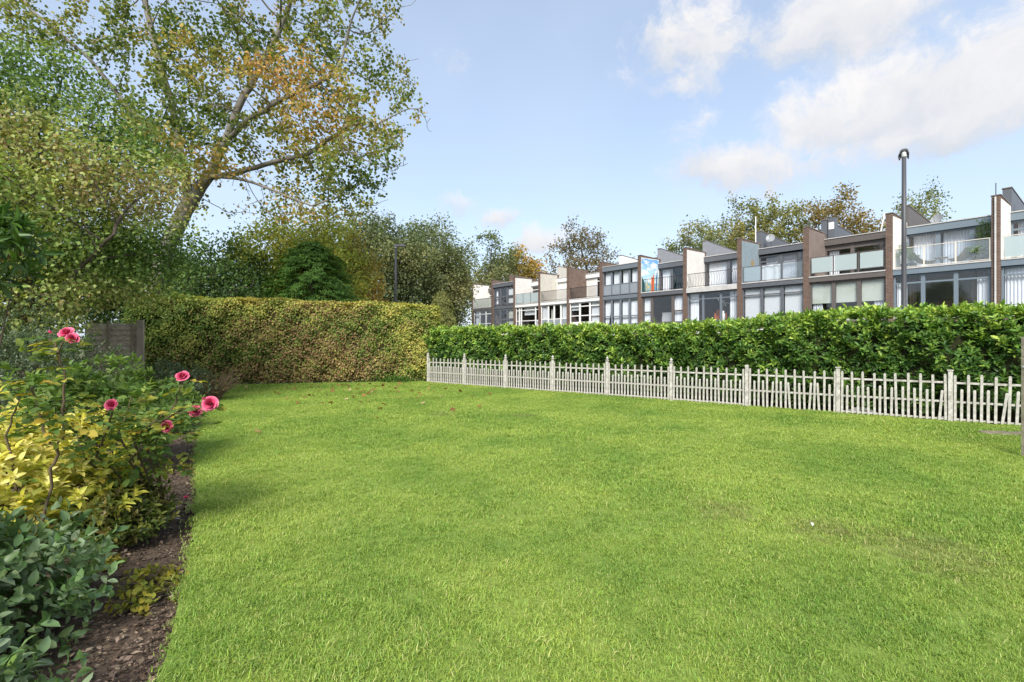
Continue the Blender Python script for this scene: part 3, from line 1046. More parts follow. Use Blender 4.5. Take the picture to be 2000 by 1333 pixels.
# house 11
h = house(10, 'house with clear glass and cream rail balcony holding plants and wicker chairs', WHITER, TEALG, TEALG, upstand=BROWNP, room=INT)
railing_glass(h, XA + .02, XB - .02, 0.09, ZS + 0.045, ZS + 1.12, CREAMM, 3, CLEARG, post=0.07)
window_wall(h, XA, XB, zU0, zU1, 2.42, [(1.5, [(1, 'g')]), (1.5, [(1, 'g')]), (1.2, [(.4, 'g'), (1.5, 'g')])], TEALG, 0.1)
curtain(h, .4, 1.55, zU0, zU1, 2.8)
curtain(h, 1.75, 2.9, zU0, zU1, 2.8)
window_wall(h, XA, XB, zL0, zL1 - .02, 0.14, [(1.25, [(.5, 'g'), (2, 'g')]), (1.3, [(.5, 'g'), (2, 'g')]), (1.3, [(.5, 'g'), (2, 'g')])], TEALG, 0.09)
curtain(h, XA + .1, .75, zL0, zL1 - .5, 0.35)
curtain(h, 3.6, 4.1, zL0, zL1 - .5, 0.35)
MB().box(3.0, 3.9, 4.4, 4.55, 3.2, 4.6).build('wall_panel', WHITE, h)
dish(h, (1.3, 3.4, 8.6), 0.3, (-0.2, -1))

# house 12
h = house(11, 'near end house with cream rails, one grey balcony panel and white curtains below', WHITER, TEALG, TEALG, upstand=CHAR)
railing_glass(h, XA + .02, XB - .02, 0.09, ZS + 0.045, ZS + 1.12, CREAMM, 4, FROST, post=0.07)
window_wall(h, XA, XB, zU0, zU1, 2.42, [(1, [(.4, 'g'), (1.5, 'g')])] * 3, TEALG, 0.1)
curtain(h, .4, 3.9, zU0, zU1, 2.8)
window_wall(h, XA, XB, zL0, zL1 - .02, 0.14, [(1.5, [(.45, 'g'), (2, 'g')]), (1.5, [(.45, 'g'), (2, 'g')])], TEALG, 0.09)
curtain(h, XA + .1, 2.1, zL0, zL1, 0.35)
curtain(h, 2.25, 4.1, zL0, zL1, 0.35)
MB().tube([(-.02, -.05, 0.2), (-.02, -.05, 8.6)], 0.04, 6).build('downpipe', SLABM, h)
MB().tube([(-.05, .3, 8.6), (-.05, .3, 9.35)], 0.02, 5).build('aerial_mast', BLACKM, h)
dish(h, (1.0, 2.7, 9.1), 0.42, (-.5, -1))
# closing wall at the near end of house 12
MB().prism_yz([(0, 0), (0, 8.65), (10, 8.25), (10, 0)], HW - .165, HW + .165).build('party_wall', BRICK, h)


def HL(k, x, y, z):
    q = TP(k * HW + x, y)
    return np.array([q[0], q[1], z])


# ------------------------------------------------------------------ picket fence
WOODW = mat('weathered white paint', (0.56, 0.54, 0.50), 0.75, 0.2, 1.0, 11, (0.27, 0.255, 0.215), 0.5, 60)
fyaw = math.atan2(FD[1], FD[0])
fence = thing('picket_fence', 'weathered white picket fence with tall and short pickets before the laurel hedge', 'fence', (FA[0], FA[1], 0), fyaw, local=True)
SP = 1.845
NPOST = 11
rr_ = random.Random(2)


def picket_mesh(hh, name):
    w, t = 0.021, 0.010
    prof = [(-w, 0), (w, 0), (w, hh - 0.02), (w * .62, hh - 0.006), (0, hh), (-w * .62, hh - 0.006), (-w, hh - 0.02)]
    me = MB().prism_xz(prof, -t, t).mesh(name)
    me.materials.append(WOODW)
    return me


tall = [picket_mesh(0.90 + d, 'picket') for d in (-.012, 0, .012)]
short = [picket_mesh(0.615 + d, 'picket') for d in (-.015, 0, .015)]
for i in range(NPOST):
    x = i * SP
    pw = 0.037
    hh = 1.0
    if i >= 6: hh = 1.0 + rr_.uniform(-.02, .02)
    mb = MB().bbox(x - pw, x + pw, -pw, pw, -0.05, hh, 0.006)
    po = mb.build('post', WOODW, fence)
    if i in (0, 1, 2, 3, 4, 5):
        MB().lathe((x, 0, hh), [(0.058, 0.0), (0.062, 0.014), (0.035, 0.024), (0.020, 0.034), (0.034, 0.048), (0.042, 0.066), (0.036, 0.086), (0.016, 0.104), (0.004, 0.122)], 12).build('finial', WOODW, po, smooth=True)
    elif i != 6:
        MB().box(x - pw - .012, x + pw + .012, -pw - .012, pw + .012, hh + .002, hh + .022).build('post_cap', WOODW, po)
    if i == NPOST - 1:
        break
    for z, t in ((0.755, .019), (0.385, .019), (0.045, .016)):
        if z < 0.1 and i in (6,):
            continue
        dz = rr_.uniform(-.008, .008)
        MB().prism_xz([(x + pw, z - t), (x + SP - pw, z - t + dz), (x + SP - pw, z + t + dz), (x + pw, z + t)], 0.012, 0.034).build('rail', WOODW, fence)
    for k in range(19):
        xx = x + SP * (k + 0.75) / 19.5
        me = rr_.choice(tall if k % 2 == 0 else short)
        o = bpy.data.objects.new('picket', me)
        link(o, fence)
        o.location = (xx + rr_.uniform(-.006, .006), rr_.uniform(-.003, .0), 0.012 + rr_.uniform(-.008, .008))
        tilt = rr_.gauss(0, .012)
        if i >= 6 and k % 2 == 1 and rr_.random() < .35:
            tilt += rr_.choice([.05, .09, .12]) * (1 if i >= 8 else rr_.choice([-1, 1, 1]) * .7)
        o.rotation_euler = (rr_.gauss(0, .008), tilt, 0)


# ------------------------------------------------------------------ laurel hedge behind the fence
def interp(t, xs, ys):
    return np.interp(t, xs, ys)


hedge = thing('laurel_hedge', 'glossy green cherry laurel hedge growing behind the white picket fence', 'hedge', (FA[0] + FNB[0] * .8, FA[1] + FNB[1] * .8, 0))
LEN = 20.5
hx = [0, 4, 8, 10, 11.2, 12.2, 13.2, 14.5, 21]
hy = [1.98, 1.97, 1.93, 1.98, 2.06, 2.15, 2.22, 2.20, 2.2]


def hp(s, d, z):
    q = FA[None] + FD[None] * s[:, None] + FNB[None] * d[:, None]
    return np.column_stack([q, z])


FRONT = np.array([-FNB[0], -FNB[1], 0.0])
# core of branches and inner leaves
ns = 70
sv = np.linspace(-0.35, LEN - .2, ns)
topv = interp(sv, hx, hy)
ring = []
for s, tz in zip(sv, topv):
    j = 0.06 * math.sin(s * 3.1) + 0.05 * math.sin(s * 7.7)
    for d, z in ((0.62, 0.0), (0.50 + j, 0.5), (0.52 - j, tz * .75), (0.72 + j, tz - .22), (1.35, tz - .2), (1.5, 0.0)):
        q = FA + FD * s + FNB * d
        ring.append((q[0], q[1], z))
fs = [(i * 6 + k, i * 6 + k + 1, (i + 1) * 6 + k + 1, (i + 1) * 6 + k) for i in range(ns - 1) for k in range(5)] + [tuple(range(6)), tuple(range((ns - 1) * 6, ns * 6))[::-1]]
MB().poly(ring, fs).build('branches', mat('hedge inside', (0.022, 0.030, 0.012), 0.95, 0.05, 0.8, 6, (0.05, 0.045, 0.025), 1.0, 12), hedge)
# shoots on the front face
nf = 5600
s = rng.uniform(-0.4, LEN, nf)
tz = interp(s, hx, hy)
z = 0.12 + (tz - 0.12) * rng.random(nf) ** 0.85
d = 0.36 + 0.12 * np.sin(s * 2.3 + z * 2) * 0.5 + 0.10 * np.sin(s * 5.1 + z * 4) + rng.normal(0, .05, nf)
d = np.where(z < 0.95, np.maximum(d, 0.20), d)
P = hp(s, d, z)
D = unit(np.tile(FRONT, (nf, 1)) * 0.75 + np.array([0, 0, .75]) + rng.normal(0, .38, (nf, 3)))
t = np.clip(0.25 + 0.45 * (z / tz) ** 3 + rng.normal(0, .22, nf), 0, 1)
# shoots on the top
nt_ = 2300
s2 = rng.uniform(-0.4, LEN, nt_)
d2 = rng.uniform(0.32, 1.5, nt_)
z2 = interp(s2, hx, hy) - 0.02 + rng.normal(0, .055, nt_) + 0.08 * np.maximum(0, np.sin(s2 * 3.7 + d2 * 3)) * rng.random(nt_)
P2 = hp(s2, d2, z2)
D2 = unit(np.array([0, 0, 1.0]) + np.tile(FRONT, (nt_, 1)) * .15 + rng.normal(0, .3, (nt_, 3)))
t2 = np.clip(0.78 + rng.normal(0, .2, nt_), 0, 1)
# end face by the beech hedge
P = np.vstack([P, P2]); D = np.vstack([D, D2]); t = np.concatenate([t, t2])
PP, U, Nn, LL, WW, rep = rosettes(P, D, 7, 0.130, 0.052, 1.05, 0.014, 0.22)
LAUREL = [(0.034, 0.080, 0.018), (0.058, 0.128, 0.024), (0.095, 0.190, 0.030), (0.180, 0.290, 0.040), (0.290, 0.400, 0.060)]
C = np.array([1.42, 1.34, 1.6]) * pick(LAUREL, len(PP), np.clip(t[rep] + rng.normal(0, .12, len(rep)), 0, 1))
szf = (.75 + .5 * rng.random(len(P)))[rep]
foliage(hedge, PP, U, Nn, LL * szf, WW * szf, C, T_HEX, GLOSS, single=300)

# ------------------------------------------------------------------ beech hedge
HA = np.array([-13.2, 17.0]); HB = np.array([-2.86, 19.33])
HD = unit(HB - HA); HN = np.array([-HD[1], HD[0]])      # HN points back
HLEN = np.linalg.norm(HB - HA)
bh = thing('beech_hedge', 'tall clipped beech hedge turning copper and yellow at the end of the lawn', 'hedge', tuple(((HA + HB) / 2 + HN * .5)) + (0,))


def bp3(s, d, z):
    q = HA[None] + HD[None] * s[:, None] + HN[None] * d[:, None]
    return np.column_stack([q, z])


def btop(s):
    return 3.12 - 0.20 * s / HLEN + 0.03 * np.sin(s * 1.7) + 0.02 * np.sin(s * 4.1)


core = MB()
ns = 40
ring = []
for sv_ in np.linspace(0.15, HLEN - .25, ns):
    tz_ = btop(sv_)
    for d_, z_ in ((0.22, 0.12), (0.13, 1.2), (0.14, tz_ - .2), (0.3, tz_ - .1), (0.9, tz_ - .1), (1.0, 0.1)):
        q = HA + HD * sv_ + HN * (d_ + 0.04 * math.sin(sv_ * 6 + z_ * 3))
        ring.append((q[0], q[1], z_))
core.poly(ring, [(i * 6 + k, i * 6 + k + 1, (i + 1) * 6 + k + 1, (i + 1) * 6 + k) for i in range(ns - 1) for k in range(5)] + [tuple(range(6)), tuple(range((ns - 1) * 6, ns * 6))[::-1]])
core.build('branches', mat('beech hedge inside', (0.035, 0.026, 0.014), 0.95, 0.05, 0.8, 8, (0.055, 0.05, 0.02), 1.0, 14), bh)
# stems near the ground
for q_ in range(26):
    s_ = HLEN * (q_ + .5) / 26 + rng.uniform(-.1, .1)
    b_ = HA + HD * s_ + HN * 0.45
    MB().tube([(b_[0], b_[1], -.1), (b_[0] + rng.uniform(-.05, .05), b_[1], .4), (b_[0] + rng.uniform(-.1, .1), b_[1] + rng.uniform(-.1, .1), 1.0)], [.035, .03, .02], 5).build('stem', mat('beech bark', (0.10, 0.09, 0.075), 0.9), bh)
nb = 52000
s = rng.uniform(0, HLEN, nb)
z = 0.06 + (btop(s) - 0.06) * rng.random(nb)
bulge = 0.06 * np.sin(s * 2.2 + z * 1.7) + 0.06 * np.sin(s * 5.3 - z * 4.1) + 0.05 * np.sin(s * 11 + z * 9) * np.sin(s * 3 - z * 6)
d = 0.05 + bulge + rng.normal(0, .045, nb) + 0.22 * np.exp(-z / .18)
P = bp3(s, d, z)
fr3 = np.array([-HN[0], -HN[1], 0.0])
Nn = unit(fr3[None] * 0.9 + np.array([0, 0, .55]) + rng.normal(0, .42, (nb, 3)))
U = unit(np.array([0, 0, -.7]) + fr3[None] * .35 + rng.normal(0, .6, (nb, 3)))
# top and right end
n2 = 13000
s2 = rng.uniform(0, HLEN, n2); d2 = rng.uniform(0, 1.05, n2)
P2 = bp3(s2, d2, btop(s2) + rng.normal(0, .035, n2))
N2 = unit(np.array([0, 0, 1.0]) + rng.normal(0, .45, (n2, 3))); U2 = rand_dirs(n2) * np.array([1, 1, .3])
n3 = 5200
z3 = rng.uniform(.06, 2.92, n3); d3 = rng.uniform(0, 1.05, n3)
P3 = bp3(np.full(n3, HLEN) + rng.normal(0, .05, n3) - 0.12 * np.maximum(0, z3 - 2.6), d3, z3)
e3 = np.array([HD[0], HD[1], 0])
N3 = unit(e3[None] + np.array([0, 0, .4]) + rng.normal(0, .42, (n3, 3))); U3 = unit(np.array([0, 0, -.7]) + rng.normal(0, .6, (n3, 3)))
P = np.vstack([P, P2, P3]); Nn = np.vstack([Nn, N2, N3]); U = np.vstack([U, U2, U3])
ss = np.concatenate([s, s2, np.full(n3, HLEN)]) / HLEN
zz = P[:, 2]
copper = np.exp(-((ss - .62) / .17) ** 2) * np.clip(1.35 - zz / 2.6, 0, 1) * 0.75 + 0.45 * np.exp(-((ss - .38) / .13) ** 2) * np.clip(1.3 - zz / 2.2, 0, 1)
copper = copper + 0.5 * (wob(P, 1.6) - .5) + 0.25 * (wob(P, 4.0, 2) - .5)
yel = 0.31 + 0.34 * np.clip((zz - 2.3) / .7, 0, 1) + 0.25 * np.clip((ss - .75) / .25, 0, 1) - 0.30 * np.clip((.22 - ss) / .2, 0, 1) + 0.5 * (wob(P, 2.2, 4) - .5)
C = pick([(0.060, 0.100, 0.024), (0.105, 0.150, 0.034), (0.185, 0.220, 0.055), (0.290, 0.285, 0.080), (0.390, 0.335, 0.100)], len(P), np.clip(yel + rng.normal(0, .2, len(P)), 0, 1))
Cc = pick([(0.125, 0.080, 0.042), (0.200, 0.140, 0.070), (0.290, 0.215, 0.110)], len(P))
mk = (rng.random(len(P)) < np.clip(copper + .04, 0, .75))[:, None]
C = np.where(mk, Cc, C)
LL = rng.uniform(.060, .098, len(P))
C = C * np.array([1.58, 1.56, 1.45])
foliage(bh, P, U, Nn, LL, LL * .68, C, T_RH, LEAF, single=0)


# ------------------------------------------------------------------ trees
def grow(chains, A, step, kill, iters=150, droop=0.0):
    nodes = [np.array(chains[0][0], float)]
    par = [-1]
    for ci, ch in enumerate(chains):
        pts = [np.array(p_, float) for p_ in ch]
        if ci == 0:
            last = 0
        else:
            last = int(np.argmin([np.linalg.norm(q - pts[0]) for q in nodes]))
        # catmull-like smoothing by dense sampling
        for a, b in zip(pts[:-1], pts[1:]):
            k = max(1, int(np.linalg.norm(b - a) / step))
            for q in range(1, k + 1):
                pos = a + (b - a) * q / k + rng.normal(0, step * .05, 3)
                nodes.append(pos); par.append(last); last = len(nodes) - 1
    P = np.array(nodes)
    dist = np.full(len(A), 1e9); near = np.zeros(len(A), int)
    for i0 in range(0, len(P), 64):
        dd_ = np.linalg.norm(A[:, None] - P[None, i0:i0 + 64], axis=2)
        j = dd_.argmin(1); v = dd_[np.arange(len(A)), j]
        b = v < dist
        dist[b] = v[b]; near[b] = j[b] + i0
    alive = np.ones(len(A), bool)
    for it in range(iters):
        alive &= dist > kill
        if not alive.any():
            break
        ai = np.where(alive)[0]
        dv = unit(A[ai] - P[near[ai]])
        acc = np.zeros((len(P), 3)); cnt = np.zeros(len(P))
        np.add.at(acc, near[ai], dv); np.add.at(cnt, near[ai], 1)
        src = np.where(cnt > 0)[0]
        dr = unit(acc[src] + rng.normal(0, .18, (len(src), 3)) + np.array([0, 0, -droop]))
        new = P[src] + dr * step
        base = len(P)
        P = np.vstack([P, new]); par += list(src)
        for i0 in range(0, len(new), 64):
            dd_ = np.linalg.norm(A[ai][:, None] - new[None, i0:i0 + 64], axis=2)
            j = dd_.argmin(1); v = dd_[np.arange(len(ai)), j]
            b = v < dist[ai]
            dist[ai[b]] = v[b]; near[ai[b]] = j[b] + base + i0
        if it > 12:   # drop attractors whose nearest node no longer improves
            stuck = near[ai] < base
            alive[ai[stuck & (rng.random(len(ai)) < .012)]] = False
    return P, np.array(par)


def radii(P, par, R, r0):
    n_ = len(P)
    ch = np.zeros(n_, int)
    for i in range(1, n_):
        ch[par[i]] += 1
    tips = (ch == 0).astype(float)
    for i in range(n_ - 1, 0, -1):
        tips[par[i]] += tips[i]
    e = math.log(max(tips[0], 2)) / math.log(R / r0)
    return r0 * tips ** (1 / e), ch


def limb_mesh(name, P, par, r, off, sides=6, rmin=0.0):
    n_ = len(P)
    best = {}
    for i in range(1, n_):
        q = par[i]
        if q not in best or r[i] > r[best[q]]:
            best[q] = i
    E = np.array([i for i in range(1, n_) if r[i] >= rmin])
    pa = par[E]
    d = unit(P[E] - P[pa])
    main = np.array([best[q] == i for q, i in zip(pa, E)])
    dpar = np.where((pa > 0)[:, None], unit(P[pa] - P[par[pa]] + 1e-9), d)
    d0 = np.where(main[:, None], unit(dpar + d), d)
    r0_ = np.where(main, r[pa], r[E] * 1.15)

    def rings(C_, D_, R_):
        ref = np.where(np.abs(D_[:, 1:2]) > .92, np.array([[1., 0, 0]]), np.array([[0., 1, 0]]))
        u = unit(np.cross(D_, ref)); w_ = np.cross(D_, u)
        a = np.arange(sides) * 2 * np.pi / sides
        return C_[:, None] + R_[:, None, None] * (np.cos(a)[None, :, None] * u[:, None] + np.sin(a)[None, :, None] * w_[:, None])
    # end direction: blend with the main child
    nd = np.array([unit(P[best[i]] - P[i]) if i in best else dd_ for i, dd_ in zip(E, d)])
    A_ = rings(P[pa], d0, r0_)
    B_ = rings(P[E], unit(d + nd), r[E])
    V = np.concatenate([A_, B_], axis=1).reshape(-1, 3) - off
    b = (np.arange(len(E)) * 2 * sides)[:, None, None]
    k = np.arange(sides)
    f = np.stack([k, (k + 1) % sides, sides + (k + 1) % sides, sides + k], axis=1)[None] + b
    return np_mesh(name, V, [f.reshape(-1, 4)], smooth=True)


BARK = mat('grey bark', (0.25, 0.23, 0.20), 0.9, 0.1, 0.9, 3, (0.13, 0.118, 0.098), 0.8, 25)
BARKD = mat('dark bark', (0.075, 0.062, 0.048), 0.9, 0.1, 0.8, 5, (0.13, 0.11, 0.085), 0.8, 25)


def tree(name, label, chains, A, step, kill, R, r0, leaf_L, leaf_W, pal, nleaf, spread, thr, bark=BARK, tmpl=T_RH, group=None,
         cat='tree', clump=1.0, autumn=None, gate=None, droop=0.0, rmin=0.0, upbias=.5, m=LEAF, sides=6):
    base = np.array(chains[0][0], float)
    root = thing(name, label, cat, tuple(base), group=group)
    P, par = grow(chains, A, step, kill, droop=droop)
    r, ch = radii(P, par, R, r0)
    print('TREE', name, len(A), len(P), (r < thr).sum())
    mobj('trunk', limb_mesh('trunk', P, par, r, base, sides, rmin), bark, root)
    idx = np.where(r < thr)[0]
    if gate is not None:
        idx = idx[gate(P[idx])]
    rep = np.repeat(idx, nleaf)
    LP = P[rep] + rng.normal(0, spread, (len(rep), 3))
    if gate is not None:
        g_ = gate(LP)
        LP = LP[g_]
    n_ = len(LP)
    Nn = unit(np.array([0, 0, upbias]) + rng.normal(0, .55, (n_, 3)))
    U = unit(rng.normal(0, 1, (n_, 3)) + np.array([0, 0, -.35]))
    t = np.clip(wob(LP, clump) * .9 + rng.normal(0, .17, n_), 0, 1)
    if autumn is not None:
        t = np.clip(t + autumn(LP), 0, 1)
    C = pick(pal, n_, t) * np.array([1.85, 1.9, 2.4])
    LL = leaf_L * rng.uniform(.7, 1.2, n_)
    foliage(root, LP, U, Nn, LL, LL * leaf_W / leaf_L, C, tmpl, m, name='crown')
    return root


# the big sycamore behind the beech hedge
Y0 = 21.0
q = lambda px, py, y=Y0: W(px, py, y)
ch = [[(-15.9, 21, -.1), (-15.5, 21, 2.2), q(316, 505), q(343, 445), q(372, 395), q(406, 347)],
      [q(406, 347), q(470, 337), q(530, 318, 20.6), q(600, 302, 20.2), q(680, 246, 20)],
      [q(406, 347), q(438, 280, 21.4), q(470, 200, 21.6), q(520, 110, 21.8), q(560, 30, 22)],
      [q(372, 395), q(352, 300, 21.4), q(335, 200, 21.6), q(300, 80, 21.9), q(270, -60, 22)],
      [q(438, 280, 21.4), q(490, 230, 20.8), q(560, 190, 20.3), q(650, 150, 20)],
      [q(352, 300, 21.4), q(260, 220, 20.5), q(170, 110, 20), q(60, 20, 19.6)],
      [q(430, 345), q(480, 352, 20.3), q(540, 375, 19.8), q(610, 405, 19.5)]]
rects = [(0, 420, -150, 90, 24), (430, 640, 20, 190, 24), (230, 450, 170, 330, 17), (590, 720, 120, 290, 13), (690, 800, 140, 300, 7),
         (570, 740, 290, 430, 12), (430, 590, 200, 300, 5), (520, 690, 410, 500, 7), (690, 765, -60, 100, 4), (400, 540, 400, 470, 4),
         (480, 660, 500, 560, 6), (430, 700, -300, 0, 20), (-60, 400, -350, -150, 15), (320, 440, 60, 200, 8)]
A = []
for x0, x1, y0, y1, k in rects:
    for _ in range(k):
        yy = rng.normal(20.6, 1.7)
        c = W(rng.uniform(x0, x1), rng.uniform(y0, y1), yy)
        A.append(c + rng.normal(0, .62, (11, 3)))
A = np.vstack(A)


def gate_syc(p_):
    px = 1000 + p_[:, 0] / p_[:, 1] * F
    py = HZ - (p_[:, 2] - CAMH) / p_[:, 1] * F
    lim = np.interp(py, [-100, 0, 120, 200, 330, 430, 560], [790, 780, 800, 840, 775, 705, 720])
    ok = px < lim + rng.normal(0, 12, len(px))
    ok &= ~((px > 400) & (px < 540) & (py > 345) & (py < 470) & (rng.random(len(px)) < .6))
    ok &= (py < 450) | (px < 330) | (rng.random(len(px)) < .3)
    return ok & (p_[:, 2] > 3.9)


apx = 1000 + A[:, 0] / A[:, 1] * F
apy = HZ - (A[:, 2] - CAMH) / A[:, 1] * F
A = A[(apy < 430) | (apx < 330)]
SYC = [(0.060, 0.085, 0.018), (0.105, 0.125, 0.026), (0.165, 0.160, 0.034), (0.240, 0.175, 0.042), (0.300, 0.165, 0.048)]
tree('sycamore_tree', 'tall sycamore with pale leaning trunk and thin autumn crown behind the beech hedge', ch, A, 0.34, 0.36, 0.31, 0.009,
     0.14, 0.13, SYC, 16, 0.175, 0.018, BARK, T_HEX, clump=.55, gate=gate_syc, rmin=0.0, sides=7,
     autumn=lambda p_: -.22 + 0.30 * np.exp(-((1000 + p_[:, 0] / p_[:, 1] * F - 560) / 110) ** 2))

# the large bushy beech on the left
bx = np.array([-10.6, 10.9, 0])
A = []
for _ in range(5200):
    v = rng.normal(size=3); v /= np.linalg.norm(v)
    rr = rng.random() ** .45
    c = np.array([-11.35, 10.9, 4.3]) + v * rr * np.array([3.9, 2.6, 3.5])
    c += 0.35 * np.sin(c[[1, 2, 0]] * 2.3)
    A.append(c)
A = np.array(A)
A = A[(A[:, 2] > 1.0) & ((A[:, 0] / A[:, 1] * F + 1000 < 150) | (A[:, 2] > 2.45))]
tree('beech_tree', 'broad bushy beech tree with dense small olive leaves beside the flower bed', [[tuple(bx + [0, 0, -.1]), tuple(bx + [.1, 0, 1.5]), tuple(bx + [-.2, 0, 3.4]), tuple(bx + [.1, 0, 5.6])],
     [tuple(bx + [0, 0, 1.8]), tuple(bx + [1.6, -.6, 3.0]), tuple(bx + [2.6, -.9, 3.7])]], A, 0.25, 0.26, 0.22, 0.005,
     0.090, 0.060, [(0.050, 0.085, 0.020), (0.085, 0.130, 0.028), (0.130, 0.175, 0.038), (0.190, 0.215, 0.055), (0.230, 0.235, 0.070), (0.175, 0.120, 0.050)], 40, 0.19, 0.014, BARKD, T_RH, clump=.9)

# trees beyond
OLIVE = [(0.062, 0.078, 0.030), (0.095, 0.110, 0.040), (0.130, 0.138, 0.050), (0.180, 0.162, 0.060)]
ORANGE = [(0.085, 0.080, 0.022), (0.150, 0.120, 0.026), (0.230, 0.155, 0.030), (0.300, 0.170, 0.035)]
YGREEN = [(0.110, 0.145, 0.026), (0.190, 0.205, 0.034), (0.290, 0.260, 0.042), (0.340, 0.230, 0.040)]
DARKG = [(0.035, 0.062, 0.018), (0.060, 0.098, 0.024), (0.100, 0.140, 0.032), (0.185, 0.195, 0.042)]


def auto_tree(name, label, px, Y, ytop, ybot, wpx, pal, dens=1.0, leafL=.22, npts=420, sparse=0.0, group='trees beyond the gardens', bark=BARKD, depth=None, nleaf=14, spread=.34):
    X = (px - 1000) / F * Y
    top = CAMH + (HZ - ytop) / F * Y
    bot = max(CAMH + (HZ - ybot) / F * Y, 0.8)
    rx = wpx / F * Y / 2
    ry = depth or min(rx, 3.5)
    cz = (top + bot) / 2
    rz = (top - bot) / 2
    clumps = []
    npts = int(npts * 1.7)
    ncl = int(npts / 12)
    for _ in range(ncl):
        v = rng.normal(size=3); v /= np.linalg.norm(v)
        rr = rng.random() ** (.33 if sparse == 0 else .25)
        c = np.array([X, Y, cz]) + v * rr * np.array([rx * .92, ry, rz * .93])
        clumps.append(c + rng.normal(0, .16 * min(rx, rz) + .25, (12, 3)))
    A_ = np.vstack(clumps)
    A_ = A_[A_[:, 2] > bot - .3]
    step = max(.35, (top) / 32)
    R_ = .018 * top + .06
    h0 = bot + (top - bot) * .25
    ch_ = [[(X, Y, -.2), (X + rng.uniform(-.2, .2), Y, h0 * .5), (X + rng.uniform(-.4, .4), Y, h0), (X + rng.uniform(-.6, .6), Y, cz + rz * .2)]]
    return tree(name, label, ch_, A_, step, step * 1.05, R_, .012, leafL, leafL * .8, pal, int(nleaf * dens * 1.35), spread * .85, .03, bark, T_RH, group, clump=.35, sides=5)


auto_tree('garden_tree', 'dark leafy garden tree just behind the left part of the beech hedge', 435, 24, 492, 640, 220, DARKG, 1.5, .13, 500, nleaf=22, spread=.3)
auto_tree('garden_tree', 'dense green tree standing behind the timber fence panel', 235, 25, 470, 650, 260, DARKG, 1.5, .14, 480, nleaf=22, spread=.32)
auto_tree('garden_tree', 'golden yellow autumn tree rising behind the green cypress', 600, 27, 432, 640, 215, YGREEN, 1.4, .15, 520, nleaf=20, spread=.34)
auto_tree('garden_tree', 'small rust orange tree between the green cypress and the far lamp post', 690, 30, 480, 640, 90, ORANGE, 1.2, .14, 260, nleaf=18, spread=.28)
auto_tree('street_tree', 'tall olive green tree directly behind the far lamp post', 745, 47, 432, 650, 190, OLIVE, 1.2, .24, 620, nleaf=16, spread=.48)
auto_tree('street_tree', 'tall olive green tree with open top left of the far end house', 832, 52, 426, 660, 150, OLIVE, 1.0, .24, 560, nleaf=16, spread=.48)
auto_tree('street_tree', 'dense olive green tree overlapping the gable of the far end house', 872, 55, 480, 665, 80, OLIVE, 1.3, .24, 420, nleaf=16, spread=.46)
auto_tree('street_tree', 'thin airy tree above the olive trees by the far end house', 955, 72, 462, 640, 130, OLIVE, 1.1, .32, 330, 1, nleaf=11, spread=.45)
auto_tree('street_tree', 'small orange tree behind the roofs of the far end houses', 1005, 80, 494, 640, 120, ORANGE, 1.3, .34, 340, nleaf=14, spread=.5)
auto_tree('street_tree', 'brownish open tree behind the flush slate blue house', 1140, 78, 448, 640, 135, [(0.07, 0.062, 0.028), (0.11, 0.088, 0.036), (0.15, 0.11, 0.042)], 1.2, .32, 380, 1, nleaf=12, spread=.5)
auto_tree('street_tree', 'olive green tree behind the house with the bowed balcony bars', 1390, 62, 424, 640, 165, OLIVE, 1.3, .30, 420, 1, nleaf=14, spread=.5)
auto_tree('street_tree', 'tall yellow green tree behind the house with slatted blinds', 1505, 58, 392, 640, 175, [(0.08, 0.09, 0.026), (0.13, 0.13, 0.034), (0.19, 0.155, 0.040)], 1.4, .28, 480, 1, nleaf=14, spread=.48)
auto_tree('street_tree', 'dense golden brown tree behind the house with the dark brown side wall', 1650, 54, 384, 640, 190, [(0.10, 0.080, 0.026), (0.16, 0.115, 0.032), (0.22, 0.145, 0.038)], 1.6, .26, 540, nleaf=16, spread=.45)
auto_tree('street_tree', 'open green tree behind the near lamp post and wicker chair balcony', 1790, 50, 370, 640, 140, [(0.065, 0.085, 0.024), (0.11, 0.125, 0.034), (0.16, 0.15, 0.04)], 1.1, .23, 340, 1, nleaf=12, spread=.42)


